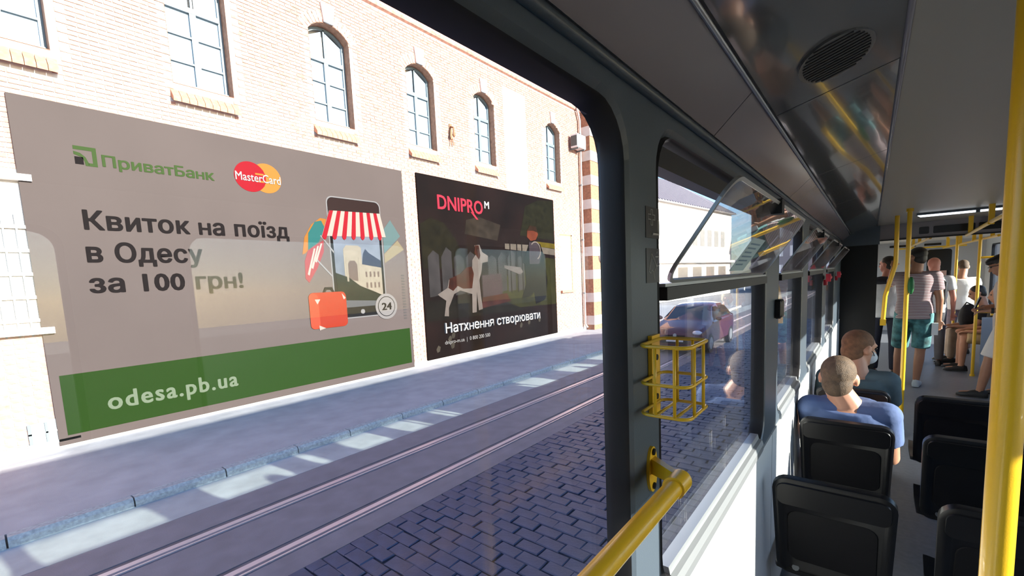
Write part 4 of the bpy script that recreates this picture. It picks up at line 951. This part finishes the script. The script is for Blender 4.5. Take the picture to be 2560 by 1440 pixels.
# notice seen through the tilted pane: sheet taped to the pane of window two
T = thing('paper_notice', 'pale blue printed notice taped to the tilted hopper pane', 'notice')
p0 = Vector((XL-.006, 0, 1.705)); p1 = Vector((XL+.135, 0, 1.905)); dd = (p1-p0).normalized(); nn = Vector((dd.z, 0, -dd.x))
def hp(u, v, o): return p0+dd*v+Vector((0, u, 0))+nn*o
MB().hexa([hp(1.42, .025, .0075), hp(1.60, .025, .0075), hp(1.60, .135, .0075), hp(1.42, .135, .0075), hp(1.42, .025, .0085), hp(1.60, .025, .0085), hp(1.60, .135, .0085), hp(1.42, .135, .0085)]).build('sheet', mat('pale_blue_paper', (.33, .45, .52), .7), T)
for k in range(6):
    v = .115-.014*k; MB().hexa([hp(1.44, v, .0085), hp(1.44+.13-.02*(k % 3), v, .0085), hp(1.44+.13-.02*(k % 3), v+.005, .0085), hp(1.44, v+.005, .0085)]+[hp(1.44, v, .009), hp(1.44+.13-.02*(k % 3), v, .009), hp(1.44+.13-.02*(k % 3), v+.005, .009), hp(1.44, v+.005, .009)]).build('print_line', mat('blue_print', (.12, .20, .30), .7), T)

# ================================================================== PEOPLE
SK = lambda n, c: mat(n, c, .5, var=.08, vscale=12)
SKIN = SK('skin_warm', (.48, .24, .15)); SKIN2 = SK('skin_tan', (.36, .17, .10)); SKIN3 = SK('skin_ruddy', (.50, .20, .14))
def cloth(n, c, v=.15, s=8): return mat(n, c, .85, var=v, vscale=s, bump=.25, bscale=25)
def striped(name, c1, c2, scale):
    m = bpy.data.materials.new(name); m.use_nodes = True; n = m.node_tree.nodes; L = m.node_tree.links; b = n['Principled BSDF']; b.inputs['Roughness'].default_value = .85
    tc = n.new('ShaderNodeTexCoord'); wv = n.new('ShaderNodeTexWave'); wv.wave_type = 'BANDS'; wv.bands_direction = 'Z'; wv.inputs['Scale'].default_value = scale; wv.inputs['Distortion'].default_value = .6
    wv.inputs['Detail Scale'].default_value = .6
    L.new(tc.outputs['Object'], wv.inputs['Vector']); r = n.new('ShaderNodeValToRGB'); r.color_ramp.elements[0].position = .52; r.color_ramp.elements[1].position = .60
    r.color_ramp.elements[0].color = (*c1, 1); r.color_ramp.elements[1].color = (*c2, 1); L.new(wv.outputs[0], r.inputs[0]); L.new(r.outputs[0], b.inputs['Base Color'])
    return m
def finish(o, vox, smooth=4):
    r = o.modifiers.new('r', 'REMESH'); r.mode = 'VOXEL'; r.voxel_size = vox; r.use_smooth_shade = True
    s = o.modifiers.new('s', 'SMOOTH'); s.factor = .5; s.iterations = smooth
    PENDING.append(('mod', o)); return o
def person(label, J, skin, shirt, lower, shoe, hair, face=0.0, nod=0.0, sc=1.0, vox=.010, sleeve=.62, long_leg=False, extra=None, bald=False, tee_len=.10):
    """J: joints in world space (P pelvis, S neck base, H head centre, L/R shoulder, elbow, wrist, hip, knee, ankle), f facing angle in degrees (0 = +Y, 90 = -X)"""
    T = thing('person', label, 'person')
    V = {k: Vector(v) for k, v in J.items() if k not in ('f', 'hf')}
    a = math.radians(J['f']); fwd = Vector((-math.sin(a), math.cos(a), 0)); rgt = Vector((math.cos(a), math.sin(a), 0)); Z = Vector((0, 0, 1))
    P, S, H = V['P'], V['S'], V['H']; spine = (S-P).normalized(); fr = (fwd-spine*fwd.dot(spine)).normalized()
    def torso(m, inf, z0=0.0, z1=1.0):
        prof = [(-.10, .150, .105), (.0, .168, .118), (.15, .165, .115), (.32, .152, .105), (.55, .165, .116), (.75, .180, .120), (.88, .178, .105), (.96, .130, .085), (1.02, .072, .066)]
        rs = []
        for t, hx, hy in prof:
            if t < z0-.001 or t > z1+.001: continue
            c = P+(S-P)*t; rs.append([c+rgt*(math.copysign(abs(math.cos(q))**.85, math.cos(q))*(hx+inf)*sc)+fr*(math.copysign(abs(math.sin(q))**.85, math.sin(q))*(hy+inf)*sc) for q in [2*PI*k/24 for k in range(24)]])
        m.rings(rs)
    ha = a+math.radians(face); hf = Vector((-math.sin(ha), math.cos(ha), 0)); hr = Vector((math.cos(ha), math.sin(ha), 0))
    hu = (Z*math.cos(nod)+hf*math.sin(nod)); hfn = (hf*math.cos(nod)-Z*math.sin(nod)); hs = sc
    hp_ = lambda x, y, z: H+(hr*x+hfn*y+hu*z)*hs
    ax = lambda x, y, z: (hr*x*hs, hfn*y*hs, hu*z*hs)
    m = MB(); torso(m, 0)
    m.ell(hp_(0, -.008, .025), *ax(.076, .098, .092)); m.ell(hp_(0, .022, -.045), *ax(.060, .072, .075)); m.ell(hp_(0, .045, -.085), *ax(.040, .042, .035))
    m.capsule(hp_(0, .090, .012), hp_(0, .112, -.028), .010*hs, .015*hs); m.capsule(hp_(-.03, .082, .030), hp_(.03, .082, .030), .014*hs)
    m.capsule(hp_(-.018, .092, -.062), hp_(.018, .092, -.062), .010*hs)
    for s in (-1, 1): m.ell(hp_(s*.080, -.005, -.005), *ax(.013, .022, .034))
    m.capsule(S-spine*.02, hp_(0, -.022, -.06), .068*sc, .060*sc)
    for s in ('L', 'R'):
        sh, el, wr = V[s+'s'], V[s+'e'], V[s+'w']; hip, kn, an = V[s+'h'], V[s+'k'], V[s+'a']
        m.capsule(S-spine*.06*sc, sh, .060*sc, .058*sc); m.capsule(sh, el, .054*sc, .041*sc); m.capsule(el, wr, .041*sc, .027*sc)
        d = (wr-el).normalized(); sd = 1 if s == 'R' else -1
        g = V.get(s+'g'); d = (g-wr).normalized() if g else d
        side = d.cross(Z); side = side.normalized() if side.length > .2 else d.cross(fwd).normalized(); nrm_ = side.cross(d)
        palm = wr+d*.055*sc; m.ell(palm, d*.052*sc, side*.040*sc, nrm_*.018*sc)
        for k, (o_, l) in enumerate(((-.030, .062), (-.010, .072), (.010, .068), (.030, .052))):
            b0 = wr+d*.090*sc+side*o_*sc; b1_ = b0+(d*.75-nrm_*.35)*l*.55*sc; b2_ = b1_+(d*.35-nrm_*.85)*l*.5*sc
            m.capsule(b0, b1_, .0095*sc, .009*sc, 8); m.capsule(b1_, b2_, .009*sc, .0075*sc, 8)
        t0 = wr+d*.035*sc+side*(.034)*sc; m.capsule(t0, t0+(d*.7+side*.45-nrm_*.4)*.045*sc, .012*sc, .009*sc, 8)
        m.capsule(hip, kn, .082*sc, .056*sc); calf = kn+(an-kn)*.35; m.capsule(kn, calf, .052*sc, .054*sc); m.capsule(calf, an, .053*sc, .036*sc)
        ft = V.get(s+'f', fwd*.16+an*0); toe = an+ft*sc; m.capsule(an-Z*.03*sc, toe-Z*.045*sc, .036*sc, .026*sc)
    body = m.build('body', skin, T); finish(body, vox)
    # eyes
    for s in (-1, 1): MB().ell(hp_(s*.032, .083, .012), *ax(.013, .010, .009)).build('eye', mat('eye_dark', (.03, .02, .015), .3), T, True)
    # shirt
    if shirt:
        m = MB(); torso(m, .016, -.10+.0, .96); m.capsule(P-spine*tee_len*sc, P+spine*.1, .150*sc, .150*sc) if False else None
        for s in ('L', 'R'):
            sh, el = V[s+'s'], V[s+'e']; m.capsule(S-spine*.065*sc, sh, .070*sc, .070*sc); m.tube([sh-(el-sh)*.05, sh+(el-sh)*.3, sh+(el-sh)*sleeve], [.068*sc, .066*sc, .064*sc], 16)
        if tee_len > .05:
            rs = []
            for t in (-.10-tee_len, -.05, .10):
                c = P+(S-P)*t; rs.append([c+rgt*math.cos(q)*(.186*sc)+fr*math.sin(q)*(.138*sc) for q in [2*PI*k/24 for k in range(24)]])
            m.rings(rs)
        finish(m.build('shirt', shirt, T), vox, 3)
    if lower:
        m = MB(); m.ell(P-spine*.03*sc, rgt*.178*sc, fr*.128*sc, spine*.13*sc)
        for s in ('L', 'R'):
            hip, kn, an = V[s+'h'], V[s+'k'], V[s+'a']
            if long_leg: m.capsule(hip, kn, .096*sc, .070*sc); m.tube([kn, kn+(an-kn)*.5, an-(an-kn)*.03], [.069*sc, .064*sc, .056*sc], 16)
            else: m.tube([hip-(kn-hip)*.05, hip+(kn-hip)*.4, hip+(kn-hip)*.96], [.098*sc, .098*sc, .092*sc], 18)
        finish(m.build('trousers' if long_leg else 'shorts', lower, T), vox, 3)
    if shoe:
        for s in ('L', 'R'):
            an = V[s+'a']; ft = V.get(s+'f', fwd*.16); fd = ft.normalized(); sdv = fd.cross(Z).normalized(); m = MB(); rs = []
            for y, w_, h in ((-.075, .02, .03), (-.065, .036, .075), (-.02, .040, .095), (.05, .042, .080), (.11, .048, .058), (.165, .046, .045), (.195, .030, .032), (.203, .01, .02)):
                c = Vector((an.x, an.y, an.z-.075*sc))+fd*y*sc
                rs.append([c+sdv*q[0]*w_*sc+Z*q[1]*h*sc for q in ((-.9, 0), (.9, 0), (1, .35), (.75, .85), (0, 1), (-.75, .85), (-1, .35))])
            m.rings(rs).build('shoe', shoe, T, True, 60)
    if hair:
        m = MB(); m.ell(hp_(0, -.020, .040), *ax(.082, .098, .088)); m.ell(hp_(0, -.046, -.018), *ax(.071, .064, .082))
        if extra == 'fringe': m.ell(hp_(0, .04, .072), *ax(.074, .072, .046)); m.capsule(hp_(-.045, .080, .070), hp_(.045, .078, .070), .026*hs)
        finish(m.build('hair', hair, T), vox*.8, 2)
    return T, hp_, ax
def seated(P, S, H, f, knee=.44, kz=.48, az=.08, spread=.10, sw=.20, sc=1.0, arms=None, foot=.02):
    a = math.radians(f); fwd = Vector((-math.sin(a), math.cos(a), 0)); r = Vector((math.cos(a), math.sin(a), 0)); P = Vector(P); S = Vector(S)
    J = dict(P=P, S=S, H=H, f=f)
    for s, k in (('L', -1), ('R', 1)):
        sh = S+r*k*sw*sc-Vector((0, 0, .055)); J[s+'s'] = sh
        J[s+'e'] = sh+r*k*.03+fwd*.10+Vector((0, 0, -.27)); J[s+'w'] = J[s+'e']+fwd*.22+Vector((0, 0, -.02))-r*k*.05
        hp0 = P+r*k*.09*sc-Vector((0, 0, .02)); J[s+'h'] = hp0; kn = Vector((hp0.x, hp0.y, kz))+fwd*knee+r*k*spread*.4; J[s+'k'] = kn
        J[s+'a'] = Vector((kn.x, kn.y, az))+fwd*foot
    if arms:
        for q, v in arms.items(): J[q] = v
    return J
HAIRB = mat('short_brown_hair', (.10, .062, .035), .7, var=.35, vscale=40, bump=.5, bscale=220)
HAIRG = mat('short_ginger_brown_hair', (.16, .075, .035), .7, var=.3, vscale=40, bump=.5, bscale=220)
HAIRK = mat('black_hair', (.012, .009, .008), .45, bump=.4, bscale=150)
HAIRY = mat('blond_hair', (.45, .33, .16), .6, bump=.4, bscale=150)
SHW = mat('pale_sneaker', (.42, .48, .52), .6); SHK = mat('black_shoe', (.012, .012, .013), .5)
# seated man in blue
J = seated((-.070, 3.30, .50), (-.085, 3.15, .935), (-.130, 3.175, 1.066), 0, sc=1.08, sw=.160, knee=.42, arms={'Le': (-.262, 3.34, .66), 'Lw': (-.235, 3.55, .70)})
t, hp_, ax = person('seated man with cropped hair in a blue T-shirt, seen from behind', J, SKIN, cloth('blue_tshirt', (.085, .13, .27)), cloth('dark_jeans', (.03, .04, .07)), SHK, HAIRB, face=-6, sc=1.08, vox=.008, long_leg=True, tee_len=0)
# seated man ahead with mask
J = seated((-.05, 4.16, .50), (-.060, 4.02, .950), (-.050, 4.06, 1.115), 0, sc=1.05, sw=.165, knee=.42)
t, hp_, ax = person('seated man with a face mask, head turned right, ahead of the blue T-shirt', J, SKIN, cloth('slate_tshirt', (.075, .115, .13)), cloth('dark_trousers', (.02, .022, .03)), SHK, HAIRG, face=-48, nod=.15, sc=1.08, vox=.009, long_leg=True, tee_len=0)
mk = MB().ell(hp_(0, .062, -.052), *ax(.060, .060, .050)); finish(mk.build('face_mask', mat('mask_pale', (.55, .58, .60), .8), t), .008)
MB().tube([hp_(.058, .06, -.035), hp_(.078, .03, -.012), hp_(.088, .0, .0)], .003, 6).build('mask_strap', mat('mask_strap', (.02, .02, .02), .6), t)
# standing man in the striped T-shirt
def standing(x, y, f, Ht, lean=(0, 0), arms=None, legs=None, sw=.20, head=None):
    a = math.radians(f); fwd = Vector((-math.sin(a), math.cos(a), 0)); r = Vector((math.cos(a), math.sin(a), 0)); b = Vector((x, y, 0)); Z = Vector((0, 0, 1)); k = Ht/1.78
    P = b+Z*.97*k; S = b+Vector((lean[0], lean[1], 0))+Z*1.47*k; J = dict(P=P, S=S, H=head or S+Z*.185*k+fwd*.03, f=f)
    for s, q in (('L', -1), ('R', 1)):
        sh = S+r*q*sw*k-Z*.06*k; J[s+'s'] = sh; J[s+'e'] = sh+r*q*.05-Z*.28*k; J[s+'w'] = J[s+'e']+fwd*.05-Z*.26*k
        J[s+'h'] = P+r*q*.095*k-Z*.03; J[s+'k'] = b+r*q*.11*k+Z*.52*k+fwd*.02; J[s+'a'] = b+r*q*.12*k+Z*.085*k-fwd*.02
    for dct in (arms, legs):
        if dct:
            for q, v in dct.items(): J[q] = v
    return J
SHT = striped('striped_tshirt_cloth', (.20, .075, .085), (.55, .52, .52), 15)
TEAL = mat('teal_patterned_shorts', (.05, .16, .17), .8, var=.85, vscale=9)
J = standing(.475, 8.2, -8, 1.93, arms={'Le': (.22, 8.45, 1.42), 'Lw': (.25, 8.60, 1.66)}, legs={'La': (.33, 8.42, .09), 'Lk': (.35, 8.40, .52), 'Ra': (.53, 8.20, .09), 'Rk': (.56, 8.22, .53)}, sw=.185)
t, hp_, ax = person('standing man in a striped T-shirt and teal shorts in the portal', J, SKIN2, SHT, TEAL, SHW, HAIRK, face=55, sc=1.08, vox=.012, tee_len=.08)
mk = MB().ell(hp_(0, .055, -.10), *ax(.062, .06, .05)); finish(mk.build('face_mask', mat('mask_blue', (.22, .30, .45), .8), t), .011)
MB().box((.655, 8.12, .74), (.72, 8.18, .90)).build('held_bag', WHITE, t)
# man beside him
J = standing(.19, 8.85, -5, 1.84, arms={'Le': (-.05, 9.05, 1.30), 'Lw': (-.02, 9.25, 1.45)}, sw=.18)
t, hp_, ax = person('standing man in a white shirt with navy shoulders beside the dark panel', J, SKIN3, cloth('white_navy_shirt', (.42, .43, .46)), cloth('navy_shorts', (.012, .014, .03)), SHK, HAIRK, face=60, sc=1.03, vox=.014, long_leg=True, tee_len=.08)
S_ = J['S']; yk = MB(); yk.ell(S_-Vector((0, 0, .07)), (.235, 0, 0), (0, .145, 0), (0, 0, .09)); finish(yk.build('navy_yoke', cloth('navy_cloth', (.010, .011, .018)), t), .014)
# ruddy man behind
J = standing(.80, 10.1, -10, 1.80)
t, hp_, ax = person('ruddy bald man in a pale top standing behind the striped T-shirt', J, SKIN3, cloth('pale_top', (.55, .55, .56)), cloth('grey_trousers', (.10, .10, .11)), SHK, None, face=40, nod=.3, vox=.015, long_leg=True)
MB().tube([S_+Vector((.62, 1.15, .0)), J['Rs']+Vector((-.06, -.13, -.05)), J['Rs']+Vector((-.07, -.15, -.40))], .018, 8).build('bag_strap', SHK, t)
# man in the white T-shirt at the far pole
J = standing(1.30, 11.6, 5, 1.70, lean=(0, -.02), arms={'Le': (1.08, 11.55, 1.22), 'Lw': (1.00, 11.50, 1.10), 'Re': (1.55, 11.75, 1.22), 'Rw': (1.50, 11.9, 1.15)}, head=Vector((1.33, 11.72, 1.60)))
person('man in a bright white T-shirt by the far yellow pole, arm held out', J, SKIN, cloth('white_tshirt', (.80, .80, .78), .03), cloth('mauve_trousers', (.22, .18, .22)), SHK, HAIRB, nod=.6, vox=.015, long_leg=True, tee_len=.12)
# bench along the right wall with two seated passengers
bn = thing('side_bench', 'dark sideways bench along the right wall of the front section', 'bench')
MB().box((1.42, 9.40, .36), (1.86, 10.9, .44)).build('bench_seat', BLACK, bn); MB().box((1.80, 9.40, .44), (1.90, 10.9, .95)).build('bench_back', BLACK, bn); MB().box((1.60, 9.5, 0), (1.70, 10.8, .36)).build('bench_leg', GREY, bn)
J = seated((1.52, 10.45, .53), (1.44, 10.42, .98), (1.36, 10.42, 1.18), 90, knee=.42, kz=.56, az=.09)
person('seated passenger in black with beige trousers on the side bench', J, SKIN, cloth('black_jacket', (.012, .011, .014)), cloth('beige_trousers', (.42, .32, .24)), SHK, HAIRK, nod=.35, vox=.015, long_leg=True, tee_len=0)
J = seated((1.55, 9.75, .53), (1.52, 9.75, .98), (1.50, 9.75, 1.18), 90, knee=.40, kz=.54, az=.09)
person('seated blond passenger in black with sand shorts by the barrier rail', J, SKIN, cloth('black_top', (.010, .010, .012)), cloth('sand_shorts', (.55, .40, .22)), SHK, HAIRY, nod=.1, vox=.015, tee_len=0)
bp_ = thing('backpack', 'black backpack on the lap of the passenger on the side bench', 'backpack')
m = MB(); m.ell((1.28, 10.42, .78), (.13, 0, 0), (0, .17, 0), (0, 0, .22)); finish(m.build('bag_body', cloth('backpack_black', (.010, .010, .013)), bp_), .014)
MB().tube([(1.20, 10.34, .95), (1.24, 10.36, 1.03), (1.32, 10.38, .98)], .012, 8).build('strap', SHK, bp_)
# man with phone on the right
J = standing(1.33, 7.95, 78, 1.79, lean=(-.02, 0), sw=.17, arms={'Ls': (1.26, 7.82, 1.40), 'Le': (1.30, 7.74, 1.12), 'Lw': (1.13, 7.76, 1.10), 'Rs': (1.34, 8.12, 1.40), 'Re': (1.32, 8.16, 1.14), 'Rw': (1.12, 8.02, 1.12)},
             legs={'Lk': (1.17, 7.86, .50), 'La': (1.10, 7.84, .09), 'Rk': (1.32, 8.05, .50), 'Ra': (1.38, 8.08, .09)}, head=Vector((1.225, 7.93, 1.645)))
t, hp_, ax = person('dark-haired man in white T-shirt and white shorts looking down at his phone', J, SKIN2, cloth('cream_tshirt', (.60, .53, .50), .04), cloth('white_shorts', (.66, .62, .60), .04), SHK, HAIRK, face=0, nod=.45, sc=1.04, vox=.010, extra='fringe', tee_len=.20)
MB().tube([(1.165, 7.757, 1.10), (1.140, 7.760, 1.10)], .034, 16).build('watch_strap', SHK, t)
MB().tube([hp_(-.10, .0, .0), hp_(-.085, .08, .018), hp_(-.05, .105, .018)], .004, 6).build('glasses', SHK, t)
pn = thing('smartphone', 'black smartphone held by the man with dark hair', 'phone')
MB().hexa([(1.02, 7.80, 1.12), (1.02, 7.88, 1.12), (1.005, 7.88, 1.125), (1.005, 7.80, 1.125), (1.06, 7.80, 1.26), (1.06, 7.88, 1.26), (1.045, 7.88, 1.265), (1.045, 7.80, 1.265)]).build('casing', DARKSCR, pn)
MB().hexa([(1.021, 7.805, 1.125), (1.021, 7.875, 1.125), (1.0205, 7.875, 1.125), (1.0205, 7.805, 1.125), (1.0605, 7.805, 1.255), (1.0605, 7.875, 1.255), (1.060, 7.875, 1.255), (1.060, 7.805, 1.255)]).build('screen', mat('phone_screen', (.05, .05, .06), .1), pn)

# ================================================================== finish
flush()
# put every Empty at the base of its thing
bpy.context.view_layer.update()
for e in [o for o in COL.objects if o.type == 'EMPTY' and o.parent is None]:
    pts = []
    def rec(o):
        if o.type == 'MESH':
            for c in o.bound_box: pts.append(o.matrix_world @ Vector(c))
        for c in o.children: rec(c)
    rec(e)
    if not pts: continue
    lo = [min(p[i] for p in pts) for i in range(3)]; hi = [max(p[i] for p in pts) for i in range(3)]
    c = Vector(((lo[0]+hi[0])/2, (lo[1]+hi[1])/2, lo[2])); e.location = c
    for ch in e.children: ch.location = ch.location-c
